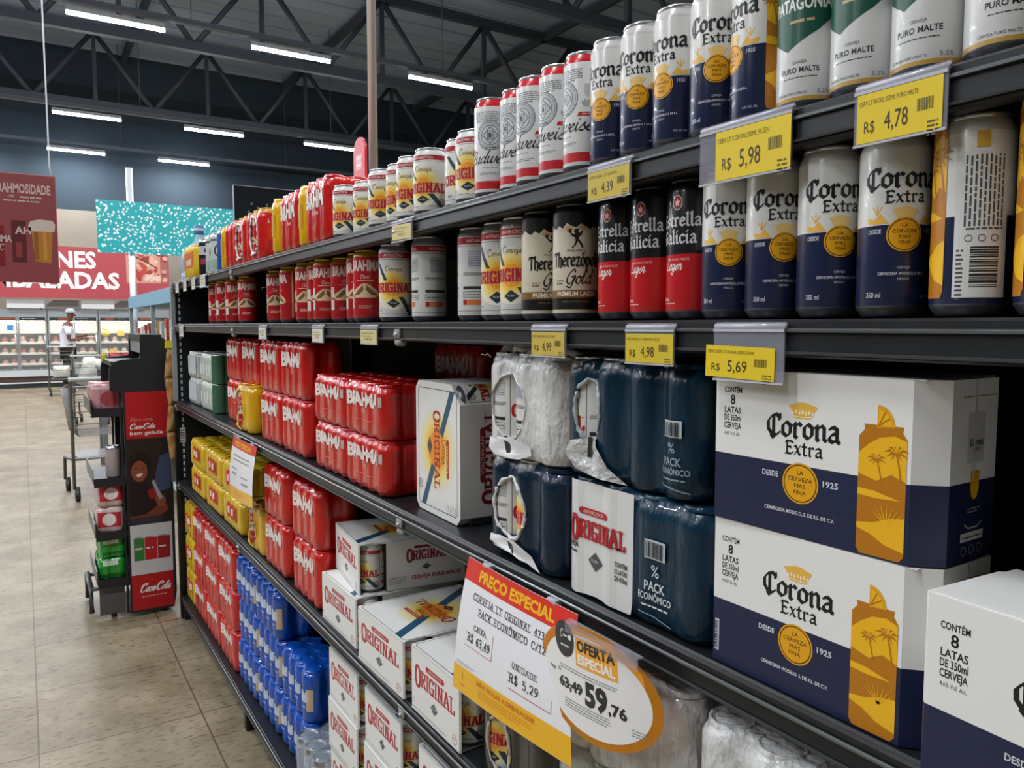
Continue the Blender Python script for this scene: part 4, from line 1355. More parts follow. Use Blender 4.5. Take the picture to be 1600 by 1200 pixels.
# --- second shelf
def nth(i, n, what, where, side='from the right'):
    if n == 1: return '%s %s' % (what, where)
    w = ORD[i] + ' ' + side if 0 < i else ('rightmost' if side == 'from the right' else 'leftmost')
    return '%s, %s of the %s %s' % (what, w, NUM[n], where)

L = ['navy and white sleek can cut off by the right picture edge, second shelf',
     'navy and white sleek can turned backwards, showing bar code panel and gold strip',
     'navy and white sleek can with gold seal, nearest of those facing front, second shelf',
     'navy and white sleek can with gold seal, second of those facing front, second shelf',
     'navy and white sleek can with gold seal, third of those facing front, second shelf',
     'navy and white sleek can touching the black and red cans, second shelf']
can_row('corona', can_corona, T2, [(.264, .645, 3.25), (.328, .645, 3.42), (.394, .645, .20), (.457, .645, .22), (.519, .645, .20), (.579, .645, -.12)], L, 'navy and white sleek cans on the second shelf')
can_row('estrella', can_estrella, T2, [(.640, .652, -.62), (.700, .650, -.62), (.762, .650, -.66)],
        ['black and red can with white gothic lettering, right one beside the navy and white cans', 'black and red can with white gothic lettering, middle of the three', 'black and red can with white gothic lettering, left one beside the cream cans'], 'black and red cans')
can_row('therez', can_therezopolis, T2, [(.856, .650, -.02), (.935, .650, .38)],
        ['cream can with dripping black top and dancing figure, beside the black and red cans', 'cream can with dripping black top, left one beside the white cans'], 'cream and black cans')
can_row('otall', can_original_tall, T2, [(1.003, .655, -.50), (1.070, .660, -.22), (1.150, .660, 2.2), (1.313, .650, 2.75), (1.392, .690, -.25), (1.470, .650, -.12), (1.560, .700, -1.2)],
        ['tall white can with orange sun beside the cream cans, right one of its pair', 'tall white can with orange sun, second from the cream cans', 'tall white can turned backwards, grey side showing, third from the cream cans',
         'tall white can turned backwards, standing alone at the right of the left cluster', 'tall white can with orange sun, half hidden in the middle of the left cluster', 'tall white can with orange sun, foremost in the left cluster beside the red cans', 'tall white can pushed back behind the left cluster, only an edge showing'], 'tall white cans on the second shelf')
br = [(1.615, .650, -.25), (1.690, .662, -.1), (1.823, .672, .1), (1.890, .650, -.1), (1.972, .660, .15), (2.040, .650, -.2), (2.112, .705, .3), (2.190, .650, -1.5), (2.363, .660, -.3)]
can_row('brahma', can_brahma, T2, br, ['tall red can with gold lid, ' + ('closest to the tall white cans' if i == 0 else 'last of the nine in the long row' if i == 8 else ORD[i] + ' from the tall white cans') for i in range(9)], 'red cans in the long row')
br = [(2.689, .650, -.2), (2.800, .690, 1.4), (2.883, .650, .2), (3.046, .650, .2), (3.176, .650, .1)]
can_row('brahma', can_brahma, T2, br, ['tall red can in the far cluster by the shelf end, ' + ('rightmost' if i == 0 else 'leftmost' if i == 4 else ORD[i] + ' from its right') for i in range(5)], 'red cans in the far cluster')

# --- top shelf
can_row('patagonia', can_patagonia, T1, [(.309, .645, .1), (.369, .645, -.30), (.427, .645, -.38), (.486, .645, -.28)],
        ['white can with gold foot cut by the right picture edge, top shelf', 'white can with gold foot above the R$ 4,78 tag, top shelf', 'white can with green mountain shape, right one of two, top shelf', 'white can with large green mountain and white word, beside the blue and gold can'], 'white and green cans on the top shelf')
can_row('corona', can_corona, T1, [(.544, .645, -1.22), (.602, .645, -.10), (.660, .645, -.80), (.7178, .645, -.40), (.7756, .645, -.70)],
        ['navy and white sleek can turned to show its gold picture, top shelf', 'navy and white sleek can second from the white green cans, top shelf', 'navy and white sleek can third and middle of the five, top shelf', 'navy and white sleek can fourth from the white green cans, top shelf', 'dull navy and white sleek can touching the white and red cans, top shelf'], 'navy and white sleek cans on the top shelf')
can_row('bud', can_budweiser, T1, [(.8335, .645, -1.10), (.8915, .645, -.88), (.950, .645, -.80), (1.012, .655, -.75), (1.073, .645, -.12)],
        ['white sleek can with red neck and base, ' + s for s in ('touching the dull navy can', 'second from the navy cans', 'third and middle of the five', 'fourth from the navy cans', 'fifth and leftmost, showing its round crest')], 'white and red sleek cans')
can_row('oshort', can_original_short, T1, [(1.141, .652, -.38), (1.205, .665, .15), (1.240, .728, -1.5), (1.301, .650, -.52), (1.378, .650, -.62), (1.452, .660, -.85), (1.522, .650, -.25), (1.600, .692, -.3), (1.668, .672, -.5), (1.738, .650, -.62)],
        ['short white can with orange sun, ' + s for s in ('touching the white and red cans', 'second from the white and red cans', 'set back and turned sideways', 'big and clear above the pale tilted tag', 'fifth in its row, counted from the right', 'sixth in its row, counted from the right', 'seventh in its row, facing front', 'set back in the left half of its row', 'ninth in its row, counted from the right', 'leftmost, beside the red pack')], 'short white cans on the top shelf')

red, yel = film('red', '#c91d18'), film('yellow', '#e8b416')
def oval_brahma():
    return window_pack(3, 3, .066, .1575, red, [(.0, .080, .046, .058, 'f')], None, None, ('brahma', can_brahma), '#e0d6d2', 4, rimw=.0040)[0]
def red_tall():
    return make_pack(3, 3, .0577, .158, red, brahma_front(3, .0577, .158, True), seed=8)
def yellow_slim():
    A = Art(); A.rect(-.016, .05, .016, .11, ink('#cf9a18'), 1)
    return make_pack(1, 3, .058, .157, yel, A, seed=9)
def on_shelf(key, maker, front, y, z, W, D, label, cat='beer pack', group=None, turn=0.0):
    """front = X of the face to the aisle, y = centre along the shelf"""
    c, s = math.cos(turn), math.sin(turn)
    return place(key, maker, (front + D / 2, y, z), FRONT + turn, label, cat, group)

g = 'packs standing on the top shelf'
on_shelf('redtall', red_tall, .615, 1.865, T1, .173, .173, 'red wrapped pack on the top shelf beside the short white cans', group=g)
on_shelf('yelslim', yellow_slim, .615, 1.985, T1, .06, .17, 'slim yellow pack on the top shelf between two red packs, right one', group=g)
on_shelf('redtall', red_tall, .618, 2.104, T1, .173, .173, 'red wrapped pack on the top shelf between the two slim yellow packs', group=g)
on_shelf('yelslim', yellow_slim, .612, 2.224, T1, .06, .17, 'slim yellow pack on the top shelf beside the oval window packs', group=g)
on_shelf('oval', oval_brahma, .620, 2.498, T1, .2, .2, 'red pack with oval window on the top shelf, right one of two', group=g)
on_shelf('oval', oval_brahma, .622, 2.700, T1, .2, .2, 'red pack with oval window on the top shelf, left one of two', group=g)
on_shelf('redduo', lambda: make_pack(2, 3, .0577, .158, red, None, seed=10), .625, 2.862, T1, .115, .173, 'red wrapped pack on the top shelf left of the oval windows', group=g)
on_shelf('yelslim', yellow_slim, .625, 2.955, T1, .06, .17, 'slim yellow pack on the top shelf beside the blue can', group=g)
def plain_can(hexc, art_fn=None, lid='#c9cccf'):
    A = Art()
    if art_fn: art_fn(A)
    return lambda: make_can(.066, .157, [(0, .1405, hexc)], A, lid)
place('bluecan', plain_can('#2a57a8', lambda A: (A.rect(-.02, .06, .02, .12, ink('#d8dce2'), 1), A.ell(0, .045, .012, .012, ink('#c9a040'), 1))), (.66, 3.045, T1), face(.66, 3.045), 'blue tall can at the left end of the top shelf packs', 'can', 'assorted cans at the far end')
def silver(A):
    A.rect(-.1, .02, .1, .055, ink('#9fb4ae'), 1); A.ell(0, .088, .020, .026, ink('#1e2a28'), 1); A.ell(0, .088, .014, .02, ink('#c8cfc8'), 2)
    A.rect(-.1, .125, .1, .132, ink('#2c3a38'), 1)
def blackc(A):
    A.rect(-.1, .09, .1, .125, ink('#b9bcc0'), 1); A.rect(-.03, .05, .03, .075, ink('#8f3550'), 1); A.ell(0, .108, .012, .012, ink('#22252a'), 2)
for i, y in enumerate((3.165, 3.255)):
    place('silvercan', plain_can('#c3cdc8', silver), (.66, y, T1), face(.66, y), 'silver tall can with dark oval, ' + ('beside the blue can' if i == 0 else 'between silver and black cans') + ', top shelf', 'can', 'assorted cans at the far end')
place('blackcan', plain_can('#1d2024', blackc), (.66, 3.40, T1), face(.66, 3.4), 'black tall can beside the yellow carton, far top shelf', 'can', 'assorted cans at the far end')
def yellow_box():
    A = Art(); A.rect(-.10, .05, .10, .115, ink('#d9774a'), 1); A.rect(-.06, .06, .06, .085, ink('#e6c9b4'), 2)
    return make_pack(4, 2, .0578, .145, film('yellow_card', '#d9b21c', .4, .1), A, seed=3)
on_shelf('yelbox', yellow_box, .622, 3.625, T1, .23, .12, 'yellow pack with orange panel at the far corner of the top shelf', group=g)

# --- third shelf
g3 = 'navy and white cartons'
low_ = place('ccart', make_corona_carton, (.673, .449, T3), FRONT, 'navy and white carton lying under another one, gold can pictured', 'carton', g3)
A = Art(); A.rect(-.1105, .012, -.1050, .046, ink('#c9ccd0'), 1); A.bars(-.1105, .014, -.1068, .044, ink('#2a3050'), 2, 6, False)
b = MB(); b.art(A, flat((0, -.059, 0), (1, 0, 0), (0, 0, 1)), None, .0002); b.build('bar_code_label', low_)
place('ccart', make_corona_carton, (.672, .449, T3 + .1572), FRONT + math.radians(1.2), 'navy and white carton on top of the stack, its end panel showing', 'carton', g3)
place('ccart', make_corona_carton, (.624, .194, T3), FRONT - math.radians(4), 'navy and white carton cut off by the lower right picture corner', 'carton', g3)

tealm = mat('film_teal', '#0a2d41', .3, 0, .25, coat=.35, bump=(40, .6, .3))
whitefilm = mat('film_white', '#d9d9d8', .25, 0, .5, coat=.6, bump=(60, .9, .5))
def teal_text(A, u, v, k, c='#d3d8da'):
    A.rect(u - .017 * k, v + .024 * k, u + .017 * k, v + .048 * k, ink('#c3c8ca'), 3)
    A.bars(u - .015 * k, v + .026 * k, u + .015 * k, v + .046 * k, ink('#1d2a33'), 4, 2)
    A.text('%', u, v + .002 * k, .015 * k, ink(c), 3)
    A.text('PACK', u, v - .016 * k, .0115 * k, ink(c), 3, width=.034 * k, bold=.02)
    A.text('ECONÔMICO', u, v - .0285 * k, .0085 * k, ink(c), 3, width=.056 * k, bold=.02)
    A.dashes(u - .022 * k, u + .022 * k, v - .037 * k, .003 * k, ink(c), 3, 3)
    A.line([(u - .028 * k, v - .046 * k), (u, v - .048 * k), (u + .028 * k, v - .053 * k)], .0012, ink('#8fa0a8'), 3)
def teal_low():
    A = Art()
    wf = mat('ink_film_white', '#dadad8', .28, coat=.5)
    A.poly([(-.1285, .004), (-.10, .0025), (-.06, .006), (-.02, .003), (.008, .004), (.011, .02), (.012, .154), (-.05, .1545), (-.1285, .1545)], wf, 1)
    pill(A, -.064, .116, .058, .009, ink(ORED), 2)
    original_word(A, -.056, .0800, .0235, .106, 2)
    diamond(A, -.060, .0525, .0145, .0125, 2, '#4a5052')
    k = ink('#2c2f33')
    A.text('CERVEJA', -.108, .0655, .0065, k, 2, width=.029, bold=.03); A.dashes(-.122, -.096, .0575, .0035, k, 2, 3)
    A.text('CONTÉM', -.010, .058, .006, k, 2, width=.023, bold=.03); A.text('12 LATAS', -.010, .049, .006, k, 2, width=.023, bold=.03); A.text('DE 473ml', -.010, .040, .006, k, 2, width=.023, bold=.03)
    teal_text(A, .052, .062, .95)
    return make_pack(4, 3, .0655, .157, tealm, A, valley=.0022, seed=12, lift=.0010)
def flap(root, front, pts, m, name='torn_film'):
    """crumpled torn piece of film hanging on the pack's face; pts are (u, v, out)"""
    rnd = random.Random(len(pts)); b = MB()
    c = (sum(p[0] for p in pts) / len(pts), sum(p[1] for p in pts) / len(pts))
    vs = [(u, front(u) - .0012 - o, v) for u, v, o in pts]
    rings = 4; n = len(pts); allv = list(vs)
    for k in range(1, rings):
        t = k / rings
        for u, v, o in pts:
            uu, vv = u + (c[0] - u) * t, v + (c[1] - v) * t
            allv.append((uu, front(uu) - .0018 - o * (1 - t) - rnd.uniform(0, .0035), vv))
    allv.append((c[0], front(c[0]) - .004, c[1]))
    fs = []
    for k in range(rings - 1):
        for i in range(n):
            j = (i + 1) % n
            fs.append((k * n + i, k * n + j, (k + 1) * n + j, (k + 1) * n + i))
    for i in range(n):
        fs.append(((rings - 1) * n + i, (rings - 1) * n + (i + 1) % n, rings * n))
    b.add(allv, fs, m, True)
    return b.build(name, root, fix=False)
def slot(root, front, pts, name='hand_slot'):
    b = MB(); A = Art(); A.poly(pts, ink('#101214'), 1)
    b.art(A, lambda u, v, d: (u, front(u) - .0065 - d, v), .008, .0005)
    return b.build(name, root, fix=False)
def teal_high():
    A = Art(); teal_text(A, .092, .055, .80, '#8d9ea8')
    root, front, side = window_pack(4, 3, .062, .157, tealm, [(-.066, .090, .024, .040, 'f')], A, None, ('otall', can_original_tall), '#a9aeb0', 7, .010, rots=(-.9, 2.4, .2))
    flap(root, front, [(-.075, .052, .002), (-.055, .056, .003), (-.04, .046, .006), (-.020, .022, .004), (.010, .0035, .002), (-.03, .006, .006), (-.080, .012, .008), (-.125, .026, .006), (-.118, .036, .004), (-.095, .048, .003)], mat('torn_film_pale', '#b9bab8', .25, coat=.6, bump=(80, .7)))
    slot(root, front, [(-.066, .055), (-.058, .056), (-.060, .030), (-.068, .028)])
    return root
def white_window():
    root, front, side = window_pack(3, 4, .0665, .157, whitefilm, [(-.030, .078, .044, .050, 'f')], None, None, ('otall', can_original_tall), '#e6e6e6', 5, .006, rots=(2.25, 2.2, 2.3), rimw=.0014)
    flap(root, front, [(-.085, .026, .002), (-.05, .030, .004), (-.005, .034, .006), (.030, .024, .003), (.034, .012, .004), (.010, .004, .006), (-.02, .001, .009), (-.06, .002, .005), (-.085, .010, .004)], mat('torn_film_white', '#dcdcdc', .25, coat=.6, bump=(80, .7)))
    slot(root, front, [(-.040, .033), (-.028, .034), (-.018, .012), (-.020, .004), (-.030, .004)])
    t = MB()
    rnd = random.Random(3)
    for k in range(6):
        x = -.08 + k * .028
        t.tube([(x, -.12 + rnd.uniform(0, .03), .156), (x + .012, -.11, .164 + rnd.uniform(0, .006)), (x + .03, -.10, .162), (x + .04, -.085, .156)], [.003, .007, .006, .002], mat('torn_film_white', '#dcdcdc'), 6)
    t.tube([(-.098, -.120, .150), (-.104, -.124, .156), (-.110, -.123, .153), (-.116, -.128, .1545)], .0009, whitefilm, 5)
    t.build('film_seam', root, fix=False)
    A = Art(); original_word(A, .04, .05, .02, .1, 1, '#c9b9b8'); return root
def navy_window():
    root, front, side = window_pack(3, 4, .0665, .1565, mat('film_navy_teal', '#0b2338', .3, 0, .25, coat=.35, bump=(30, .5)), [(-.028, .080, .040, .047, 'f')], None, None, ('otall', can_original_tall), '#d9dada', 6, .008, rots=(2.3, -.25, .1), rimw=.0030)
    flap(root, front, [(-.085, .030, .002), (-.05, .034, .003), (-.005, .036, .005), (.030, .020, .004), (.060, .004, .002), (.02, .008, .004), (-.02, .014, .008), (-.06, .018, .006), (-.090, .024, .004)], mat('torn_film_white', '#dcdcdc'))
    slot(root, front, [(-.034, .032), (-.020, .033), (-.010, .018), (-.014, .012), (-.030, .020)])
    return root
g = 'large wrapped twelve packs'
on_shelf('teallow', teal_low, .612, .703, T3, .262, .197, 'white and teal wrapped pack with red lettering, lying under the teal pack', group=g)
on_shelf('tealhigh', teal_high, .613, .718, T3 + .1582, .248, .186, 'teal wrapped pack with torn pale film, on top of the white and teal pack', group=g)
on_shelf('navywin', navy_window, .612, .944, T3, .2, .266, 'navy wrapped pack with oval hole showing an orange sun can', group=g)
on_shelf('whitewin', white_window, .612, .946, T3 + .1575, .2, .266, 'white wrapped pack with big oval hole, on top of the navy pack', group=g)
place('stand', make_standing_carton, (.712, 1.273, T3), FRONT - math.radians(2), 'white carton standing on end with yellow sun and diagonal blue sash', 'carton')
def carton_w(): return make_original_carton(.235, .262, .117)
def carton_n(): return make_original_carton(.197, .262, .126)
for i in range(2):
    place('carts', lambda: make_original_carton(.197, .22, .126), (.942, .732, T3 + i * .1265), FRONT, 'white carton with red letters behind the teal packs, ' + ('upper' if i else 'lower') + ' one', 'carton', 'white cartons behind the teal packs')
g = 'red packs of short cans on the third shelf'
for r in range(2):
    for c, y in enumerate((1.569, 1.8035)):
        on_shelf('brsmall', make_brahma_small, .612 + .004 * c, y, T3 + r * .1182, .2312, .1734, 'low red pack with white word on the third shelf, %s %s of the nearest four' % (('lower', 'upper')[r], ('right', 'left')[c]), group=g)
g = 'red packs of tall cans on the third shelf'
for r in range(2):
    for c, y in enumerate((2.118, 2.352)):
        on_shelf('brtall', make_brahma_tall, .622, y, T3 + r * .1562, .2312, .1156, 'tall red pack in the middle of the third shelf, %s %s of four' % (('lower', 'upper')[r], ('right', 'left')[c]), group=g)
on_shelf('brtall', make_brahma_tall, .700, 2.715, T3, .2312, .1156, 'tall red pack hidden behind the yellow pack, third shelf', group=g)
on_shelf('brtall', make_brahma_tall, .652, 2.715, T3 + .1562, .2312, .1156, 'tall red pack above the yellow pack, far third shelf', group=g)
for r in range(2):
    on_shelf('brtall', make_brahma_tall, .650, 2.952, T3 + r * .1562, .2312, .1156, 'tall red pack beside the pale green packs, %s one' % ('lower', 'upper')[r], group=g)
def yellow_window():
    return window_pack(3, 1, .066, .157, yel, [(-.038, .072, .052, .068, 'f')], None, None, ('brahma', can_brahma), '#e9c23a', 9, rots=(.5, -.4))[0]
on_shelf('yelwin', yellow_window, .612, 2.655, T3, .2, .066, 'yellow pack with torn window showing red cans, third shelf', group='yellow packs with windows')
# a deeper red pack in the gap behind
on_shelf('brtall', make_brahma_tall, .860, 1.62, T3, .2312, .1156, 'tall red pack far back in the dark above the low red packs, bottom', group=g)
on_shelf('brtall', make_brahma_tall, .860, 1.62, T3 + .1562, .2312, .1156, 'tall red pack far back in the dark above the low red packs, top', group=g)
palegreen = film('pale_green', '#c2ccc4', .3, .3); greenm = ink('#3f6a52')
def green_small():
    A = Art()
    for k in range(-2, 3): A.rect(k * .058 - .02, .03, k * .058 + .012, .075, ink('#e2e6e2'), 1)
    B = Art(); B.rect(-.09, .002, .09, .116, greenm, 1)
    return make_pack(5, 3, .0578, .1185, palegreen, A, B, seed=14, lids=mat('lid_pale', '#d9dcd6', .3, .5))
def grey_small():
    A = Art(); A.rect(-.09, .02, .09, .1, ink('#c9ccce'), 1)
    return make_pack(4, 3, .0578, .1185, film('grey_clear', '#b4b8b8', .2, .8), A, seed=15, lids=mat('lid_pale', '#d9dcd6'))
g = 'pale packs at the far end of the third shelf'
for r in range(2):
    on_shelf('greensmall', green_small, .640, 3.385, T3 + r * .119, .289, .1734, 'pale green pack at the far third shelf, %s one beside the red packs' % ('lower', 'upper')[r], group=g)
    on_shelf('greysmall', grey_small, .640, 3.70, T3 + r * .119, .2312, .1734, 'grey clear wrapped pack at the far end of the third shelf, %s one' % ('lower', 'upper')[r], group=g)

# --- fourth shelf
def wedge_turn(key, maker, X, Y, Z, deg, label, group):
    return place(key, maker, (X, Y, Z), FRONT + math.radians(deg), label, 'carton', group)
g = 'white cartons with red letters on the fourth shelf'
wedge_turn('cartn', carton_n, .606 + .131, 1.219, T4, 0, 'white carton with red letters partly behind the special price sheet', g)
wedge_turn('cartw', carton_w, .603 + .131, 1.470, T4, 1.0, 'white carton with sunny lid on show, right under the turned carton', g)
wedge_turn('cartw', carton_w, .612 + .131, 1.7425, T4, 0, 'white carton touching the red packs, lower left under the turned carton', g)
wedge_turn('cartw', carton_w, .640 + .131, 1.742, T4 + .1175, -7, 'white carton turned askew on top of two others, side lettering showing', g)
g = 'red packs of tall cans on the fourth shelf'
for r in range(2):
    for c, y in enumerate((2.006, 2.300)):
        on_shelf('brtall', make_brahma_tall, .612, y, T4 + r * .1562, .2312, .1156, 'tall red pack on the fourth shelf, %s %s of four beside the white cartons' % (('lower', 'upper')[r], ('right', 'left')[c]), group=g)
on_shelf('yelwin', yellow_window, .612, 2.535, T4, .2, .066, 'yellow pack with torn window showing red cans, fourth shelf', group='yellow packs with windows')
def yellow_pack():
    A = Art()
    A.rect(-.072, .035, .072, .090, ink('#c8481c'), 1); A.rect(-.062, .044, .062, .081, ink('#d92a20'), 2)
    for k in range(4): A.rect(-.048 + k * .027, .050, -.033 + k * .027, .075, ink('#f0e0c8'), 3)
    return make_pack(5, 3, .0578, .1175, film('yellow_pack', '#dcb41a', .25, .5), A, seed=17)
g = 'yellow packs on the fourth shelf'
for r in range(2):
    for c, y in enumerate((2.865, 3.185, 3.515)):
        on_shelf('yelpack', yellow_pack, .612, y, T4 + r * .1182, .289, .1734, 'yellow pack with red panel on the fourth shelf, %s row, %s' % (('lower', 'upper')[r], ('nearest', 'middle', 'farthest')[c]), group=g)
def dark_oval():
    return window_pack(3, 4, .066, .157, mat('film_umber', '#2a2521', .2, coat=.7, bump=(30, .5)), [(-.03, .070, .034, .05, 'f')], None, None, ('otall', can_original_tall), '#c9c4bc', 16, rots=(.3, .1), rimw=.003)[0]
def white_word():
    A = Art(); original_word(A, -.02, .070, .022, .125, 1, '#9c4a44'); diamond(A, -.02, .045, .014, .012, 1, '#4a5052'); pill(A, -.02, .105, .06, .009, ink('#a8504c'), 1)
    return make_pack(4, 3, .0655, .157, whitefilm, A, valley=.012, seed=18)
g = 'wrapped packs under the oval offer sign'
for r in range(2):
    lv = ('bottom of its stack', 'top of its stack')[r]
    on_shelf('darkoval', dark_oval, .612, .972, T4 + r * .1572, .2, .264, 'dark wrapped pack with oval hole under the special price sheet, ' + lv, group=g)
    on_shelf('whiteword', white_word, .612, .730, T4 + r * .1572, .262, .2, 'white wrapped pack with faded red letters behind the oval offer sign, ' + lv, group=g)
for r in range(2):
    on_shelf('whiteplain', lambda: make_pack(4, 3, .0655, .157, whitefilm, None, valley=.012, seed=19), .600, .452, T4 + r * .1572, .262, .2, 'plain white wrapped pack at the bottom right, ' + ('bottom of its stack', 'top of its stack')[r], group=g)

# --- bottom shelf
g = 'white cartons with red letters on the bottom shelf'
rows = 'bottom', 'third from the top', 'second from the top', 'top'
for c, y, X in (('nearest', 1.190, .602), ('middle', 1.470, .604), ('farthest', 1.718, .608)):
    for r in range(4):
        wedge_turn('cartn', carton_n, X + .131 + .004 * (r % 2), y, T5 + r * .1265, 0, 'white carton with red letters on the bottom shelf, %s stack, %s' % (c, rows[r]), g)
def silver_pack():
    b, W, D, front, side = pack_mesh(3, 2, .066, .157, mat('clear_film_silver', '#aab4c4', .08, .2, coat=.8, alpha=.45, bump=(40, .4)), .006, .0009, 21, False)
    o = b.build('can_pack', fix=False)
    for i in range(3):
        for j in range(2):
            c = spawn('silverlow', lambda: make_can(.066, .155, [(0, .1385, '#b9c2d0')], None, '#d4d8dc'), o, 'can')
            c.location = ((i - 1) * .066, (j - .5) * .066, .0008)
    return o
on_shelf('silverpack', silver_pack, .600, 2.000, T5, .198, .132, 'clear wrapped pack of silver cans seen from above, bottom shelf', group='silver packs on the bottom shelf')
bluem = film('blue', '#0f52b8', .2, .7, (46, .6, .3))
def blue_pack():
    A = Art(); w = ink('#cdd6e6')
    for k in range(4):
        u = (k - 1.5) * .066
        A.rect(u - .024, .066, u + .022, .096, w, 1); A.poly([(u - .022, .090), (u + .004, .104), (u + .018, .090)], w, 1); A.rect(u - .012, .048, u + .014, .056, ink('#8fa6d4'), 1)
    B = Art(); B.rect(-.062, .04, -.045, .105, ink('#c9b48e'), 1)
    return make_pack(4, 2, .066, .1545, bluem, A, B, valley=.012, seed=22)
g = 'blue packs on the bottom shelf'
for c, (y, X, n) in enumerate(((2.234, .634, 2), (2.499, .630, 3), (2.764, .627, 3))):
    for r in range(n):
        on_shelf('bluepack', blue_pack, X + .006 * (r % 2), y, T5 + r * .1552, .264, .132, 'blue wrapped pack on the bottom shelf, %s column, %s' % (('nearest', 'middle', 'farthest')[c], ('lowest', 'second from below', 'third from below')[r]), group=g)
def red_big(): return make_pack(4, 2, .066, .1565, red, brahma_front(4, .066, .1565, True), seed=24)
g = 'red packs on the bottom shelf'
for c, y in enumerate((3.031, 3.302, 3.573)):
    for r in range(3):
        on_shelf('redbig', red_big, .618, y, T5 + r * .1572, .264, .132, 'red wrapped pack on the bottom shelf, %s column, %s' % (('nearest', 'middle', 'farthest')[c], ('lowest', 'middle row', 'uppermost')[r]), group=g)
def yel_end():
    A = Art(); A.rect(-.07, .05, .07, .10, ink('#d0481c'), 1); A.rect(-.05, .06, .05, .09, ink('#f0dcc0'), 2)
    return make_pack(3, 2, .066, .1565, film('yellow_pack', '#dcb41a'), A, seed=25)
for r in range(3):
    on_shelf('yelend', yel_end, .618, 3.81, T5 + r * .1572, .2, .132, 'yellow pack in the far corner of the bottom shelf, %s' % ('lowest', 'middle one', 'uppermost')[r], group='yellow packs in the far bottom corner')
# ================================================================ the hall
def tex_nodes(name, hexc, rough):
    m = mat(name, hexc, rough)
    nt = m.node_tree
    return m, nt, nt.nodes['Principled BSDF'], nt.nodes.new('ShaderNodeTexCoord')

def floor_material():
    m, nt, bs, tc = tex_nodes('stone_tiles', '#b0a58f', .42)
    N, Lk = nt.nodes.new, nt.links.new
    br = N('ShaderNodeTexBrick'); br.offset = 0; br.squash = 1
    br.inputs['Color1'].default_value = (1, 1, 1, 1); br.inputs['Color2'].default_value = (.84, .83, .80, 1)
    br.inputs['Mortar'].default_value = (.42, .38, .33, 1)
    br.inputs['Scale'].default_value = 1; br.inputs['Mortar Size'].default_value = .0035; br.inputs['Mortar Smooth'].default_value = .3
    br.inputs['Brick Width'].default_value = .51; br.inputs['Row Height'].default_value = .51
    n1 = N('ShaderNodeTexNoise'); n1.inputs['Scale'].default_value = 3.2; n1.inputs['Detail'].default_value = 7; n1.inputs['Roughness'].default_value = .65
    r1 = N('ShaderNodeValToRGB')
    r1.color_ramp.elements[0].position = .32; r1.color_ramp.elements[0].color = lin('#6f634b')
    r1.color_ramp.elements[1].position = .66; r1.color_ramp.elements[1].color = lin('#9b8f78')
    mp = N('ShaderNodeMapping'); mp.inputs['Scale'].default_value = (1.0, 2.4, 1)
    n2 = N('ShaderNodeTexNoise'); n2.inputs['Scale'].default_value = 26; n2.inputs['Detail'].default_value = 4
    r2 = N('ShaderNodeValToRGB')
    r2.color_ramp.elements[0].position = .30; r2.color_ramp.elements[0].color = lin('#a3937a')
    r2.color_ramp.elements[1].position = .46; r2.color_ramp.elements[1].color = (1, 1, 1, 1)
    m1 = N('ShaderNodeMix'); m1.data_type = 'RGBA'; m1.blend_type = 'MULTIPLY'; m1.inputs[0].default_value = 1
    m2 = N('ShaderNodeMix'); m2.data_type = 'RGBA'; m2.blend_type = 'MULTIPLY'; m2.inputs[0].default_value = .8
    Lk(tc.outputs['Object'], br.inputs['Vector']); Lk(tc.outputs['Object'], n1.inputs['Vector'])
    Lk(tc.outputs['Object'], mp.inputs['Vector']); Lk(mp.outputs['Vector'], n2.inputs['Vector'])
    Lk(n1.outputs['Fac'], r1.inputs['Fac']); Lk(n2.outputs['Fac'], r2.inputs['Fac'])
    Lk(r1.outputs['Color'], m1.inputs[6]); Lk(br.outputs['Color'], m1.inputs[7])
    Lk(m1.outputs[2], m2.inputs[6]); Lk(r2.outputs['Color'], m2.inputs[7])
    Lk(m2.outputs[2], bs.inputs['Base Color'])
    bp = N('ShaderNodeBump'); bp.inputs['Strength'].default_value = .12; bp.inputs['Distance'].default_value = .01
    Lk(n2.outputs['Fac'], bp.inputs['Height']); Lk(bp.outputs['Normal'], bs.inputs['Normal'])
    return m

XA, XB, YA, YB, ZC = -14.0, 15.0, -6.0, 22.0, 8.2
b = MB(); b.add([(XA, YA + .0, 0), (XB, YA, 0), (XB, YB, 0), (XA, YB, 0)], [(0, 1, 2, 3)], floor_material())
fl = struct(b.build('floor', fix=False))
# put the joints of the tiles where they run
for v in fl.data.vertices: v.co.x += .012; v.co.y -= 2.905
fl.location = (-.012, 2.905, 0)
wallnavy = mat('dark_wall', '#22303c', .8, mott=(.6, '#27363f')); beige = mat('beige_wall', '#8d8577', .8, mott=(.8, '#857d70'))
ceilm = mat('roof_sheet', '#9fadbd', .7, mott=(.5, '#8f9dad'))
b = MB(); b.box((XA, YB, 0), (XB, YB + .2, 4.25), beige); b.box((XA, YB, 4.25), (XB, YB + .2, ZC), wallnavy); struct(b.build('wall_back'))
b = MB(); b.box((XA - .2, YA, 0), (XA, YB, ZC), wallnavy); struct(b.build('wall_left'))
b = MB(); b.box((XB, YA, 0), (XB + .2, YB, ZC), wallnavy); struct(b.build('wall_right'))
b = MB(); b.box((XA, YA - .2, 0), (XB, YA, ZC), beige); struct(b.build('wall_front'))
b = MB()
n = 44
for i in range(n):   # ribbed roof sheets
    y0 = YA + (YB - YA) * i / n; y1 = YA + (YB - YA) * (i + 1) / n
    b.box((XA, y0, ZC), (XB, y1 - .05, ZC + .1), ceilm); b.box((XA, y1 - .05, ZC - .04), (XB, y1, ZC + .1), ceilm)
struct(b.build('ceiling'))
steelm = mat('roof_steel', '#3a4149', .6)
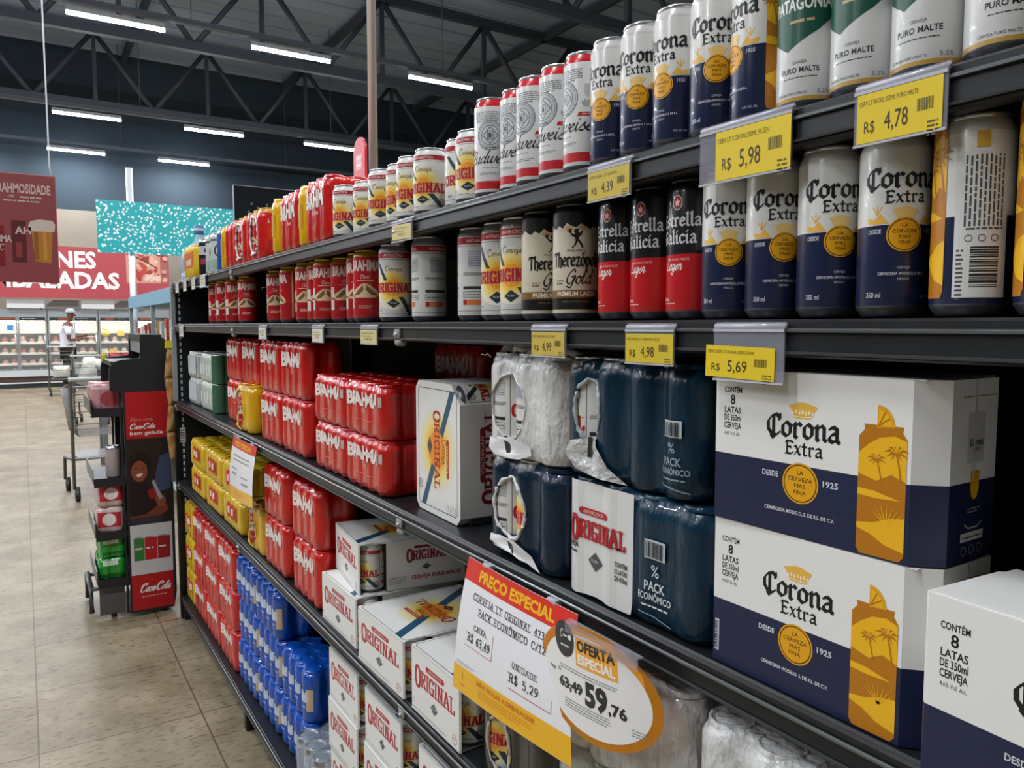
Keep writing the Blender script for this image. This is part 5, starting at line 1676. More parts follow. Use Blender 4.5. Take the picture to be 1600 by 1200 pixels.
def truss(y, label):
    root = empty('roof_truss', (4, y, 6.3)); tag(root, label, 'roof truss', 'roof trusses')
    b = MB(); b.box((-11, -.07, 0), (11, .07, .16), steelm); b.build('bottom_chord', root)
    b = MB(); b.box((-11, -.07, 1.62), (11, .07, 1.80), steelm); b.build('top_chord', root)
    b = MB()
    k = 0
    x = -10.8
    while x < 10.6:
        b.tube([(x, 0, .1), (x + 1.2, 0, 1.68)], .055, steelm, 6); b.tube([(x + 1.2, 0, 1.68), (x + 2.4, 0, .1)], .055, steelm, 6)
        b.box((x + 1.16, -.04, .1), (x + 1.24, .04, 1.68), steelm)
        x += 2.4
    b.build('web', root)
for y, l in ((10.2, 'dark roof truss in front of the nearest lamp row'), (15.0, 'dark roof truss between the first and second lamp rows'), (20.0, 'dark roof truss far back, over the last lamps')):
    truss(y, l)
for i, x in enumerate((-1.6, 2.4, 6.4, 10.4)):
    b = MB(); b.box((x - .05, YA, 7.92), (x + .05, YB, 8.10), steelm); tag(b.build('roof_purlin'), 'long dark purlin running under the roof, ' + ('leftmost', 'second from the left', 'third from the left', 'rightmost')[i], 'roof beam', 'roof purlins')

tube_m = mat('tube_light', '#f2f6ff', .5, emit=TUBE_EMIT)
railm = mat('light_rail', '#5d646b', .5, .3)
def light_rail(y, label):
    root = empty('light_rail', (4.2, y, 5.66)); tag(root, label, 'lamp rail', 'lamp rails')
    b = MB(); b.box((-8, -.05, 0), (8, .05, .07), railm); b.build('channel', root)
    b = MB()
    for x in (-6, -2, 2, 6): b.tube([(x, 0, .07), (x, 0, 2.5)], .008, railm, 5)
    b.build('hanger', root)
def ceiling_light_base():
    root = empty('ceiling_light')
    b = MB(); b.box((-.60, -.035, .025), (.60, .035, .085), mat('lamp_body', '#b9bec2', .4)); b.build('housing', root)
    b = MB(); b.tube([(-.595, 0, 0), (.595, 0, 0)], .024, tube_m, 12); b.build('tube', root)
    return root
def lamp_power(root):
    d = bpy.data.lights.new('tube_glow', 'AREA'); d.shape = 'RECTANGLE'; d.size = 1.18; d.size_y = .06; d.energy = LAMP_W; d.color = (.93, .96, 1.0)
    o = bpy.data.objects.new('tube_glow', d); COL.objects.link(o); o.parent = root; o.location = (0, 0, -.03)
ROWS = [(.85, 'nearer overhead'), (6.35, 'farther overhead'), (11.95, 'nearest visible'), (17.55, 'second visible'), (21.2, 'last')]
XS = [-8.35, -5.95, -3.55, -1.15, 1.25, 3.63, 6.17]  # two leftmost columns are added, unseen, for more light from the left
names = ['added unseen, fourth beyond the left edge', 'added unseen, third beyond the left edge', 'second beyond the left edge', 'just beyond the left edge', 'first from the left', 'second from the left', 'third from the left']
for ry, nm in ROWS:
    light_rail(ry, 'thin lamp rail crossing the hall, carrying the %s lamp row' % nm)
    for x, xn in zip(XS, names):
        if ry > 20 and x > 4: continue
        xx = x
        o = place('lamp', ceiling_light_base, (xx, ry, 5.52), 0, 'tube ceiling light in the %s row, %s' % (nm, xn), 'ceiling light', 'tube ceiling lights')
        lamp_power(o)

# ---------------------------------------------------------------- poles, signs and banners
polem = mat('pole_grey', '#f4f6f8', .3, .35)
b = MB(); b.tube([(1.13, 2.742, 1.62), (1.13, 2.742, ZC - .05)], .017, polem, 14); b.lathe([(.04, 1.6185), (.04, 1.625), (.018, 1.63)], polem, 16, (1.13, 2.742, 0))
tag(b.build('pole'), 'bright metal pole rising from the top shelf to the roof', 'pole')
root = empty('sign_post', (1.070, 9.6, 0)); tag(root, 'grey post carrying a turquoise sign speckled with white', 'sign')
b = MB(); b.tube([(0, .03, 0), (0, .03, 3.16)], .036, polem, 14); b.box((-.12, -.06, 0), (.12, .12, .02), polem, .004); b.build('post', root)
def speck_material():
    m, nt, bs, tc = tex_nodes('speckled_turquoise', '#22a6a8', .5)
    v = nt.nodes.new('ShaderNodeTexVoronoi'); v.inputs['Scale'].default_value = 30; v.inputs['Randomness'].default_value = 1
    r = nt.nodes.new('ShaderNodeValToRGB')
    r.color_ramp.elements[0].position = .27; r.color_ramp.elements[0].color = lin('#e9f1f0')
    r.color_ramp.elements[1].position = .42; r.color_ramp.elements[1].color = lin('#1fa3a6')
    w = nt.nodes.new('ShaderNodeTexNoise'); w.inputs['Scale'].default_value = 6
    a = nt.nodes.new('ShaderNodeMix'); a.data_type = 'VECTOR'; a.inputs[0].default_value = .07
    nt.links.new(tc.outputs['Object'], w.inputs['Vector']); nt.links.new(tc.outputs['Object'], a.inputs[4]); nt.links.new(w.outputs['Color'], a.inputs[5])
    nt.links.new(a.outputs[1], v.inputs['Vector']); nt.links.new(v.outputs['Distance'], r.inputs['Fac']); nt.links.new(r.outputs['Color'], bs.inputs['Base Color'])
    return m
b = MB(); b.box((-.343, -.03, 2.215), (1.11, -.006, 2.785), speck_material()); b.build('sign_panel', root)
# banner over the freezers
root = empty('wall_banner', (1.1, 20.3, 2.0)); tag(root, 'wide red banner above the freezers with white letters and a meat picture', 'banner')
b = MB(); b.box((-3.2, 0, .03), (1.95, .03, 1.20), mat('banner_hazed_red', '#aa3f46', .5))  # red greyed so the distant haze sits in the base colour
A = Art(); w = ink('#efece6')
A.text('CARNES', .40, .735, .36, w, 1, 'r', width=1.75, bold=.035); A.text('EMBALADAS', .87, .27, .36, w, 1, 'r', width=2.75, bold=.035)
P = Art()
P.rect(1.02, .42, 1.76, 1.19, ink('#c98f7c'), 1)
rnd = random.Random(5)
for i in range(26):
    P.ell(rnd.uniform(1.04, 1.74), rnd.uniform(.45, 1.17), rnd.uniform(.05, .16), rnd.uniform(.03, .08), ink(rnd.choice(['#b5412f', '#a8332c', '#d9a48c', '#e2c0ae', '#8f2a22'])), 2 + i * .05, 14, rnd.uniform(0, 3))
P.clip(1.02, .42, 1.76, 1.19)
P.line([(1.14, 1.08), (1.70, .78)], .03, ink('#4a2c22'), 4)
P.rect(1.77, .42, 1.93, 1.19, ink('#a35a4c'), 1)
for i in range(8):
    P.ell(rnd.uniform(1.82, 1.88), rnd.uniform(.5, 1.1), .05, .06, ink(rnd.choice(['#c98f7c', '#8f2a22', '#d9a48c'])), 2 + i * .05, 14, rnd.uniform(0, 3))
A.put(P)
b.art(A, flat((0, 0, 0), (1, 0, 0), (0, 0, 1)), None, .002)
b.build('printed_banner', root)
# hanging poster in the aisle
root = empty('hanging_poster', (.0, 6.0, 1.70)); tag(root, 'dark red poster hanging at the left with a beer glass picture', 'poster')
b = MB(); b.box((-.42, 0, .0), (.222, .006, .70), mat('poster_hazed_red', '#8c4043', .4))  # muted red, with the haze over the poster mixed into its colour
b.box((-.42, -.002, .697), (.224, .008, .703), ink('#c98a86')); b.box((.219, -.002, 0), (.224, .008, .70), ink('#b9696a'))
A = Art(); w = ink('#cdb6ae')
A.text('BRAHMOSIDADE', .192, .578, .058, w, 1, 'r', width=.315, bold=.03)
A.glyphs('con', SCRIPT, -.03, .545, .017, w, 1, 'c', (.7, .5), .18, .05, shear=.2); A.dashes(.02, .14, .547, .012, w, 1, 5)
A.dashes(-.07, .135, .522, .011, w, 1, 3)
A.poly([(.090, .140), (.180, .128), (.200, .40), (.070, .40)], ink('#b5782c'), 1)
A.poly([(.066, .335), (.205, .335), (.212, .385), (.196, .410), (.120, .414), (.072, .400), (.058, .370)], ink('#cdbfb4'), 2)
A.rect(.088, .15, .112, .33, ink('#8f5a22'), 2); A.rect(.14, .15, .158, .33, ink('#c98f3c'), 2)
A.rect(-.035, .13, .045, .40, ink('#5a1c24'), 1); A.text('AH', .028, .315, .045, w, 2, 'c', bold=.03); A.rect(-.015, .16, .02, .26, ink('#8a3a34'), 2)
A.rect(-.25, .10, -.075, .36, ink('#7a1c24'), 1); A.text('BRAHMA', -.115, .26, .04, w, 2, width=.16, bold=.03); A.rect(-.24, .06, -.155, .20, ink('#b5782c'), 2)
A.glyphs('C', SCRIPT, -.09, .205, .02, w, 2, 'c', (.7, .5), .18)
b.art(A, flat((0, 0, 0), (1, 0, 0), (0, 0, 1)), None, .0008); b.build('poster_sheet', root)
b = MB()
for x in (-.30, .205): b.tube([(x, .003, .70), (x - .012, .003, .765), (x - .012, .003, 3.95)], .005, mat('rod_white', '#d9dadb', .4), 6)
b.build('hanging_rod', root)
# black glass sign and the red paddle sign over the top shelf
b = MB(); b.box((1.365, 6.0, 2.0), (1.85, 6.012, 2.455), mat('smoked_plate', '#1d2126', .1, alpha=.8)); b.box((1.360, 5.998, 2.0), (1.366, 6.014, 2.46), ink('#aeb4b8')); b.box((1.36, 5.998, 2.455), (1.85, 6.014, 2.461), ink('#8a9094'))
for q in range(14):
    b.box((1.44 + .023 * q, 5.9965, 2.20 + .03 * ((q * 7) % 5)), (1.452 + .023 * q, 5.999, 2.22 + .03 * ((q * 7) % 5)), ink('#6d747a'))
b.tube([(1.40, 6.006, 0), (1.40, 6.006, 2.02)], .012, polem, 8)
tag(b.build('glass_sign'), 'smoked dark sign plate with pale edge behind the red packs', 'sign')
root = empty('paddle_sign', (1.3, 3.30, 1.6185)); tag(root, 'small red rounded paddle sign on a stick above the top shelf', 'sign')
b = MB(); b.tube([(0, 0, 0), (0, 0, .50)], .006, ALU(), 8); b.box((-.04, -.04, 0), (.04, .04, .008), ALU()); b.build('stick', root)
P = [(-.066, .44)] + [(.066 * math.cos(math.radians(180 - t)), .565 + .066 * math.sin(math.radians(180 - t))) for t in range(0, 181, 15)] + [(.066, .44)]
b = MB(); b.prism(P, -.008, .004, mat('paddle_red', '#d9323e', .4), 'x')
A = Art(); A.rect(-.035, .49, .035, .555, ink('#e58a8c'), 1); A.rect(-.03, .535, .03, .545, ink('#f0d0cc'), 2); A.rect(-.03, .505, .03, .515, ink('#f0d0cc'), 2)
b.art(A, lambda u, v, d: (-.008 - d, u, v), None, .0006); b.build('paddle', root, fix=False)
# water bottle on the far side of the top shelf
b = MB(); wm = mat('water_bottle', '#a9c3d6', .08, 0, .6, coat=.5, alpha=.55)
b.lathe([(.125, 0), (.135, .01), (.135, .05), (.128, .055), (.128, .065), (.135, .07), (.135, .13), (.110, .165), (.055, .20), (.032, .215), (.030, .245)], wm, 32)
root = b.build('water_jug'); root.location = (1.15, 6.2, 1.7203); root.scale = (1, 1, 1.55); tag(root, 'big clear water jug with blue cap above the far end of the shelves', 'water jug')
b = MB(); b.lathe([(.034, .245), (.036, .25), (.036, .285), (.030, .29), (.0001, .29)], mat('cap_blue', '#3f6aa0', .4), 24); b.lathe([(.0365, .262), (.0365, .274)], ink('#c9d2da'), 24, cap=False); b.build('cap', root)

# ---------------------------------------------------------------- freezers
glass = mat('freezer_glass', '#dfe6e6', .05, 0, .5, alpha=.10)
frost = mat('freezer_inside', '#d6cfbf', .5); fr_frame = mat('freezer_frame', '#9aa0a2', .35, .4); fr_dark = mat('freezer_dark', '#23262a', .5)
fl_lamp = mat('freezer_lamp', '#fff0d6', .5, emit=22.0)
def freezer(x0, x1, nd, label):
    root = empty('display_freezer', ((x0 + x1) / 2, 20.5, 0)); tag(root, label, 'freezer', 'upright glass freezers')
    w = (x1 - x0) / 2
    b = MB(); b.box((-w, 0.02, .0), (w, .80, .10), fr_dark); b.box((-w, 0, .10), (w, .80, .13), ink('#d2d4d2')); b.box((-w, .01, .13), (w, .80, .26), mat('kick_maroon', '#4a3430', .4)); b.box((-w, -.02, .26), (w, .04, .40), mat('freezer_sill', '#c9cdcf', .4)); b.box((-w, .04, .26), (w, .80, .30), frost)
    b.box((-w, .76, .26), (w, .80, 1.62), frost); b.box((-w, .0, 1.62), (w, .80, 1.78), fr_frame)
    b.box((-w, .02, .30), (-w + .015, .76, 1.62), frost); b.box((w - .015, .02, .30), (w, .76, 1.62), frost)
    b.build('cabinet', root)
    b = MB(); b.box((-w + .02, -.004, 1.52), (w - .02, .012, 1.615), fr_dark)
    A = Art(); A.rect(-w * .6, .02, -w * .05, .08, ink('#8a4a32'), 1); A.dashes(w * .15, w * .6, .04, .02, ink('#a9acac'), 1, 4)
    b.art(A, flat((0, -.004, 1.52), (1, 0, 0), (0, 0, 1)), None, .001); b.build('header_strip', root)
    for z in (.52, .76, 1.00, 1.24):
        b = MB(); b.box((-w + .02, .10, z), (w - .02, .74, z + .015), frost); b.box((-w + .02, .085, z - .01), (w - .02, .10, z + .035), ink('#ece4d4')); b.build('shelf', root)
    b = MB(); b.tube([(-w + .05, .07, 1.50), (w - .05, .07, 1.50)], .02, fl_lamp, 8); b.build('lamp', root)
    d = bpy.data.lights.new('freezer_glow', 'AREA'); d.shape = 'RECTANGLE'; d.size = w * 1.8; d.size_y = .1; d.energy = 58 * w; d.color = (1, .88, .70)
    o = bpy.data.objects.new('freezer_glow', d); COL.objects.link(o); o.parent = root; o.location = (0, .085, 1.47); o.rotation_euler = (math.radians(38), 0, 0)
    for k in range(nd):
        a = -w + 2 * w * k / nd; c = -w + 2 * w * (k + 1) / nd
        b = MB()
        for p, q in (((a + .004, -.012, .40), (a + .034, .012, 1.62)), ((c - .034, -.012, .40), (c - .004, .012, 1.62)), ((a + .034, -.012, .40), (c - .034, .012, .425)), ((a + .034, -.012, 1.595), (c - .034, .012, 1.62))): b.box(p, q, fr_frame)
        dr = b.build('door', root)
        b = MB(); b.box((a + .034, -.003, .425), (c - .034, .003, 1.595), glass); b.build('pane', dr)
        b = MB(); b.tube([(c - .05, -.04, .8), (c - .05, -.04, 1.2)], .009, ALU(), 6); b.build('handle', dr)
    return root
FZ = [(-.655, .475, 2, 'upright glass freezer at the left, showing a blue sticker'), (.49, 1.50, 2, 'upright glass freezer behind the person in the white shirt'), (1.515, 2.205, 1, 'upright glass freezer with yellow price cards'), (2.225, 3.05, 1, 'upright glass freezer half hidden by the grey post')]
for a_ in FZ: freezer(*a_)
def meat_tray(col, top):
    def f():
        b = MB(); b.box((-.075, -.09, 0), (.075, .09, .022), ink('#e9e4da'), .006); o = b.build('meat_tray')
        q = MB(); bm = bmesh.new(); bmesh.ops.create_icosphere(bm, subdivisions=2, radius=1)
        rr = random.Random(int(top * 1000))
        for v in bm.verts: v.co = Vector((v.co.x * .066, v.co.y * .08, .022 + (v.co.z + .3) * top)) * (1 + rr.uniform(-.05, .05))
        q.addbm(bm, mat('meat_' + col.lstrip('#'), col, .3, coat=.6, bump=(40, .6)), True); q.build('meat', o)
        return o
    return f
kinds = [('#c9887a', .045), ('#b5564a', .05), ('#dcb8a4', .06), ('#d2a07e', .05), ('#e2cfc0', .055)]
rnd = random.Random(11)
for fi, (x0, x1, nd, lab) in enumerate(FZ):
    for zi, z in enumerate((.30, .535, .775, 1.015, 1.255)):
        n = int((x1 - x0 - .1) / .165)
        for k in range(n):
            kd = rnd.randrange(5)
            place('meat%d' % kd, meat_tray(*kinds[kd]), (x0 + .05 + (x1 - x0 - .1) * (k + .5) / n, 20.5 + .20, z + .0005), rnd.uniform(-.15, .15), 'wrapped meat tray on the %s shelf of the %s freezer' % (('bottom', 'fourth', 'third', 'second', 'top')[zi], ('left', 'second', 'third', 'right')[fi]), 'meat tray', 'meat trays on the %s shelf of the %s freezer' % (('bottom', 'fourth', 'third', 'second', 'top')[zi], ('left', 'second', 'third', 'right')[fi])).scale = (rnd.uniform(.88, 1.0), 1, rnd.uniform(1.1, 1.9))
for i, (x, z, c, l) in enumerate(((1.66, 1.23, '#f0c818', 'round yellow price card in the third freezer, upper left'), (1.98, 1.23, '#f0c818', 'yellow price card in the third freezer, upper right'), (1.80, .80, '#f2c21c', 'yellow price card in the third freezer, lower'), (1.62, .80, '#f2efe2', 'white price card in the third freezer, lower left'))):
    b = MB()
    if i == 0: b.lathe([(.10, 0), (.10, .006)], ink(c), 20, M=Matrix.Translation((x, 20.574, z)) @ Matrix.Rotation(PI / 2, 4, 'X') @ Matrix.Diagonal((1, .7, 1, 1)))
    else: b.box((x - .075, 20.57, z - .065), (x + .075, 20.576, z + .065), ink(c))
    tag(b.build('price_card'), l, 'price card', 'price cards in the third freezer')
b = MB(); b.box((-.29, 20.484, 1.30), (-.17, 20.487, 1.42), ink('#3f8fd0')); tag(b.build('sticker'), 'small blue sticker on the left freezer door', 'sticker')
for i, (x0, x1) in enumerate(((-.28, .44), (.62 + .55, 1.85), (-1.4, -.62))):
    b = MB(); b.box((x0, 20.40, 1.80), (x1, 20.43, 1.985), mat('white_panel', '#cfd2d0', .5)); b.box((x0 + .05, 20.43, 1.785), (x0 + .09, 20.55, 1.80), fr_dark); b.box((x1 - .09, 20.41, 1.781), (x1 - .05, 20.55, 1.80), fr_dark)
    tag(b.build('header_panel'), 'plain white panel on top of the freezers, ' + ('left one in view', 'right one in view', 'leftmost at the picture edge')[i], 'panel', 'white panels on the freezers')
for i, x in enumerate((.80, 2.15)):
    b = MB(); b.prism([(-.35, 1.781), (.33, 1.781), (.33, 1.99), (-.18, 1.99), (-.30, 1.90)], 20.45, 20.75, mat('grey_duct', '#6f6a66', .6), 'y', M=Matrix.Translation((x, 0, 0)))
    tag(b.build('freezer_motor'), 'grey brown housing on the freezers ' + ('between the white panels', 'right of the white panels')[i], 'housing', 'grey housings on the freezers')

# ---------------------------------------------------------------- shelves further down the aisle
root = empty('shelving_unit', (1.0, 8.0, 0)); tag(root, 'grey shelving with light blue header beyond the drinks rack', 'shelving')
gm = mat('pale_shelf', '#8fa0a6', .5); blue_h = mat('blue_header', '#7fb2cc', .5)
b = MB(); b.box((.42, -2.0, .05), (.44, 1.4, 1.60), mat('pale_back', '#59646a', .6)); b.build('back_panel', root)
b = MB(); b.box((-.01, -2.0, 1.60), (.45, 1.4, 1.72), blue_h); b.build('header', root)
for z in (.12, .55, .90, 1.22):
    b = MB(); b.box((0, -2.0, z - .02), (.42, 1.4, z), gm); b.box((-.01, -2.0, z - .035), (0, 1.4, z + .01), ink('#c9d4d8')); b.build('shelf', root)
for y in (-2.0, -.3, 1.36):
    b = MB(); b.box((-.005, y, 0), (.03, y + .04, 1.60), gm); b.build('upright', root)
rnd = random.Random(4)
for zi, z in enumerate((.55, .90, 1.22)):
    for k in range(9):
        c = rnd.choice(['#b5402f', '#d8d4c8', '#c9a05a', '#8f3028', '#a9b4b8'])
        h = rnd.uniform(.16, .26)
        b = MB(); b.box((-.09, -.055, 0), (.09, .055, h), ink(c), .006); b.box((-.0915, -.04, h * .3), (-.089, .04, h * .7), ink('#ece6da'))
        o = b.build('food_box'); o.location = (1.0 + .13, 8.0 - 1.05 + k * .27, z + .0003)
        tag(o, 'small food box on the %s shelf under the light blue header' % ('lower', 'middle', 'upper')[zi], 'food box', 'food boxes on the %s shelf of the blue unit' % ('lower', 'middle', 'upper')[zi])
# promo table with red bags behind the rack
root = empty('display_table', (.80, 8.6, 0)); tag(root, 'low grey display table behind the drinks rack holding red bags', 'table')
b = MB(); b.box((-.19, -.25, .98), (.18, .25, 1.02), mat('grey_table', '#77797a', .5), .004); b.build('table_top', root)
for x in (-.16, .15):
    for y in (-.22, .22):
        b = MB(); b.box((x - .02, y - .02, 0), (x + .02, y + .02, .98), mat('grey_table', '#77797a')); b.build('leg', root)
def pillow(w, d, h, m, seed, name):
    bm = bmesh.new(); bmesh.ops.create_grid(bm, x_segments=8, y_segments=8, size=1)
    rr = random.Random(seed); b = MB(); vs = [v.co.copy() for v in bm.verts]; fs = [tuple(v.index for v in f.verts) for f in bm.faces]; bm.free()
    for s in (1, -1):
        P = []
        for v in vs:
            k = (max(0, 1 - abs(v.x) ** 3) * max(0, 1 - abs(v.y) ** 3)) ** .6
            P.append((v.x * w / 2, s * d / 2 * k * (1 + rr.uniform(-.15, .1)), v.y * h / 2))
        b.add(P, fs if s < 0 else [tuple(reversed(f)) for f in fs], m, True)
    return b.build(name, fix=True, weld=True)
for i, x in enumerate((.765, .900)):
    o = pillow(.125, .07, .13, film('bag_red', '#b01c22', .3, .5), 3 + i, 'snack_bag'); o.location = (x, 8.50, 1.02 + .066)
    tag(o, 'red bag standing on the display table, %s one' % ('left', 'right')[i], 'bag', 'red bags on the display table')
o = pillow(.06, .05, .13, film('bag_yellow', '#a8a02c', .3, .5), 9, 'snack_bag'); o.location = (.660, 8.50, 1.02 + .066); tag(o, 'narrow yellow green bag left of the red bags on the table', 'bag')

# ---------------------------------------------------------------- drinks rack
blackp = mat('rack_black', '#202226', .4)
root = empty('drinks_rack', (.42, 4.30, 0)); tag(root, 'black drinks display rack with red side panels at the end of the shelving', 'display rack')
def R(b, name, par=root): return b.build(name, par)
b = MB()
prof = [(-.03, .02), (.165, .02), (.178, .10), (.178, 1.28), (.174, 1.32), (.162, 1.350), (.140, 1.368), (.110, 1.375), (.052, 1.375), (.050, 1.270), (.046, 1.262), (-.030, 1.256), (-.058, 1.248), (-.076, 1.232), (-.085, 1.205), (-.085, 1.11), (-.03, 1.10)]
b.prism(prof, -.235, -.215, blackp, 'y'); b.prism(prof, .225, .245, blackp, 'y'); R(b, 'side_panel')
b = MB(); b.box((.13, -.215, .02), (.16, .225, 1.33), blackp); R(b, 'back_panel')
b = MB(); b.box((.052, -.215, 1.345), (.150, .225, 1.374), blackp); b.box((-.075, -.215, 1.225), (.05, .225, 1.247), blackp); R(b, 'hood')
b = MB(); b.box((.058, -.228, 1.285), (.062, .235, 1.343), ink('#8d9296')); b.box((.055, -.20, 1.29), (.0575, -.16, 1.335), ink('#c9cdd0')); R(b, 'window_strip')
A = Art(); red_, w = ink('#b5161e', .3), ink('#ece6e2')
u0, u1 = -.022, .165    # side print, u = X from the base
A.rect(u0, .875, u1, 1.10, red_, 1)
A.text('Abra uma', .045, .958, .020, ink('#d98f8c'), 2, width=.10); A.glyphs('Coca-Cola', SCRIPT, .046, .922, .0125, w, 2, 'c', (.6, .5), .34, .0, shear=.35, width=.11)
A.text('bem gelada', .066, .893, .018, w, 2, width=.145, bold=.02)
A.rect(u0, .455, u1, .872, ink('#241c1a'), 1)
ph = Art()   # smiling drinker printed on the panel, plain shapes
ph.poly([(.09, .60), (.165, .62), (.165, .80), (.12, .78), (.10, .70)], ink('#3c4a66'), 2)
ph.ell(.035, .755, .050, .055, ink('#15100e'), 2.5, 20)
ph.ell(.028, .715, .036, .052, ink('#8a4a30'), 3, 20)
ph.poly([(.012, .700), (.044, .706), (.036, .690), (.020, .688)], ink('#e0d4cc'), 4)
for du in (-.014, .014): ph.ell(.028 + du, .730, .006, .003, ink('#1a100c'), 4, 10)
ph.poly([(-.02, .52), (-.02, .66), (.02, .66), (.06, .655), (.10, .60), (.09, .50), (.03, .47)], ink('#171214'), 2.6)
ph.poly([(-.02, .495), (.05, .50), (.11, .545), (.145, .54), (.15, .51), (.10, .48), (-.02, .455)], ink('#7a3826'), 3)
ph.ell(.118, .565, .022, .036, ink('#8a4a30'), 3.2, 14, .3)
ph.poly([(.08, .66), (.092, .668), (.128, .575), (.112, .568)], ink('#9aa4ac'), 3.5); ph.poly([(.06, .62), (.11, .63), (.115, .57), (.07, .575)], ink('#8f1a1e'), 3.1)
ph.rect(-.02, .455, .12, .49, ink('#2c2c36'), 3.3)
A.put(ph.clip(u0, .455, u1, .872))
A.rect(u0, .205, u1, .452, ink('#c9cacc', .3), 1)
for k, (a, c) in enumerate(((-.008, '#2f7a3a'), (.040, '#b51c24'), (.098, '#9a1a22'))):
    A.rect(a, .275, a + (.046 if k == 0 else .056), .385, ink(c), 2); A.rect(a + .004, .385, a + .040, .392, ink('#8a8d8f'), 2); A.dashes(a + .006, a + .038, .33, .012, ink('#d8d0cc'), 3, k)
A.rect(u0, .030, u1, .203, red_, 1)
A.glyphs('Coca-Cola', SCRIPT, .078, .118, .020, w, 2, 'c', (.6, .5), .34, .0, shear=.35, width=.135); A.dashes(.02, .13, .092, .006, ink('#e0a8a4'), 2, 5)
b = MB(); b.art(A, flat((0, -.235, 0), (1, 0, 0), (0, 0, 1)), None, .0006); R(b, 'side_print')
for i, z in enumerate((1.015, .680, .420, .190)):
    b = MB(); x0 = -.165
    b.box((x0, -.21, z - .012), (.13, .22, z), blackp); b.box((x0 - .004, -.21, z - .012), (x0, .22, z + .055), mat('rack_lip', '#5d5f62', .35, .3))
    b.box((x0, -.214, z - .030), (.13, -.210, z + .012), blackp)
    R(b, 'shelf')
b = MB()
b.box((-.045, -.215, .02), (-.035, -.205, 1.10), blackp); b.box((-.045, .215, .02), (-.035, .225, 1.10), blackp); b.box((-.16, -.19, .02), (-.05, -.18, .17), mat('rack_lip', '#5d5f62'))
R(b, 'frame')
b = MB(); b.tube([(-.19, -.10, .012), (-.19, -.10, .14), (-.19, .16, .14), (-.19, .16, .012)], .013, mat('rack_lip', '#5d5f62'), 8); b.tube([(-.19, -.10, .13), (-.10, -.10, .13)], .011, mat('rack_lip', '#5d5f62'), 8); b.tube([(-.19, .16, .13), (-.10, .16, .13)], .011, mat('rack_lip', '#5d5f62'), 8)
R(b, 'bumper')
for x in (-.10, .12):
    for y in (-.17, .18):
        b = MB(); b.tube([(x - .012, y, .022), (x + .012, y, .022)], .021, fr_dark, 12); R(b, 'wheel')
pinkfilm = film('pink', '#c98f94', .3, .6)
def pink_pack():
    A = Art(); A.ell(0, .055, .05, .04, ink('#a8464e'), 1, 20); A.rect(-.085, .10, .085, .112, ink('#e6d2d2'), 1)
    return make_pack(3, 2, .0578, .120, pinkfilm, A, seed=31)
for i, (x, y) in enumerate(((.347, 4.17), (.347, 4.36))):
    place('pinkpack', pink_pack, (x, y, 1.0155), 0, 'pink wrapped soda pack on the top tray of the drinks rack, %s' % ('front', 'behind it')[i], 'soda pack', 'soda packs on the rack')
place('rackcan', plain_can('#a89a98', None), (.345, 4.16, .6806), 0, 'grey pink tall can standing on the second tray of the rack', 'can')
def white_red_pack():
    A = Art(); A.rect(-.05, .03, .05, .10, ink('#b52c34'), 1); A.ell(.0, .065, .03, .03, ink('#e8dedc'), 2)
    return make_pack(2, 2, .062, .125, film('white_pink', '#cbb5b2', .3, .5), A, seed=33)
for i, (x, y, z) in enumerate(((.327, 4.17, 0), (.327, 4.31, 0), (.327, 4.17, .126), (.327, 4.31, .126))):
    place('wrpack', white_red_pack, (x, y, .4206 + z), -.2 * (i == 0), 'white and red soda pack on the third tray, %s' % ('lower front', 'lower rear', 'upper front', 'upper rear')[i], 'soda pack', 'soda packs on the rack')
def green_pack():
    A = Art(); A.rect(-.045, .07, .02, .095, ink('#cfe6d2'), 1); A.rect(-.05, .02, .05, .03, ink('#0c5a1c'), 1)
    return make_pack(2, 2, .062, .105, film('soda_green', '#0f8f2c', .15, .9), A, seed=34)
for i, (x, y, z) in enumerate(((.325, 4.17, 0), (.325, 4.31, 0), (.330, 4.17, .1055), (.330, 4.31, .1055))):
    place('gpack', green_pack, (x, y, .1906 + z), 0, 'green soda pack on the lowest tray, %s' % ('lower front', 'lower rear', 'upper front', 'upper rear')[i], 'soda pack', 'soda packs on the rack')

# hanging strip with snack bags at the shelf end
root = empty('clip_strip', (.592, 3.985, 0)); tag(root, 'narrow strip with yellow clip hanging at the end of the shelving', 'clip strip')
b = MB(); b.box((-.012, .012, .66), (.012, .014, 1.34), mat('strip_grey', '#6d6f70', .4)); b.build('strip', root)
b = MB(); b.box((-.02, -.002, 1.31), (.034, .016, 1.345), ink('#d9d21c')); b.build('yellow_clip', root)
snack = mat('snack_foil', '#9a6430', .25, .2, coat=.5, bump=(30, .8), mott=(18, '#c9a26a'))
for i, z in enumerate((1.235, 1.105, .975, .845)):
    o = pillow(.062, .042, .135, snack, 40 + i, 'snack_bag'); o.location = (.595, 3.967, z); o.rotation_euler = (0, .12 * (-1) ** i, .3)
    tag(o, 'brown foil snack bag on the clip strip, ' + ('topmost', 'second from the top', 'third from the top', 'lowest')[i], 'bag', 'snack bags on the clip strip')
b = MB(); b.box((-.045, -.006, .0004), (.045, .006, .002), ink('#b5584a')); o = b.build('paper_scrap'); o.location = (.535, 3.93, 0); o.rotation_euler = (0, 0, .1); tag(o, 'small red scrap lying on the floor by the shelf foot', 'scrap')

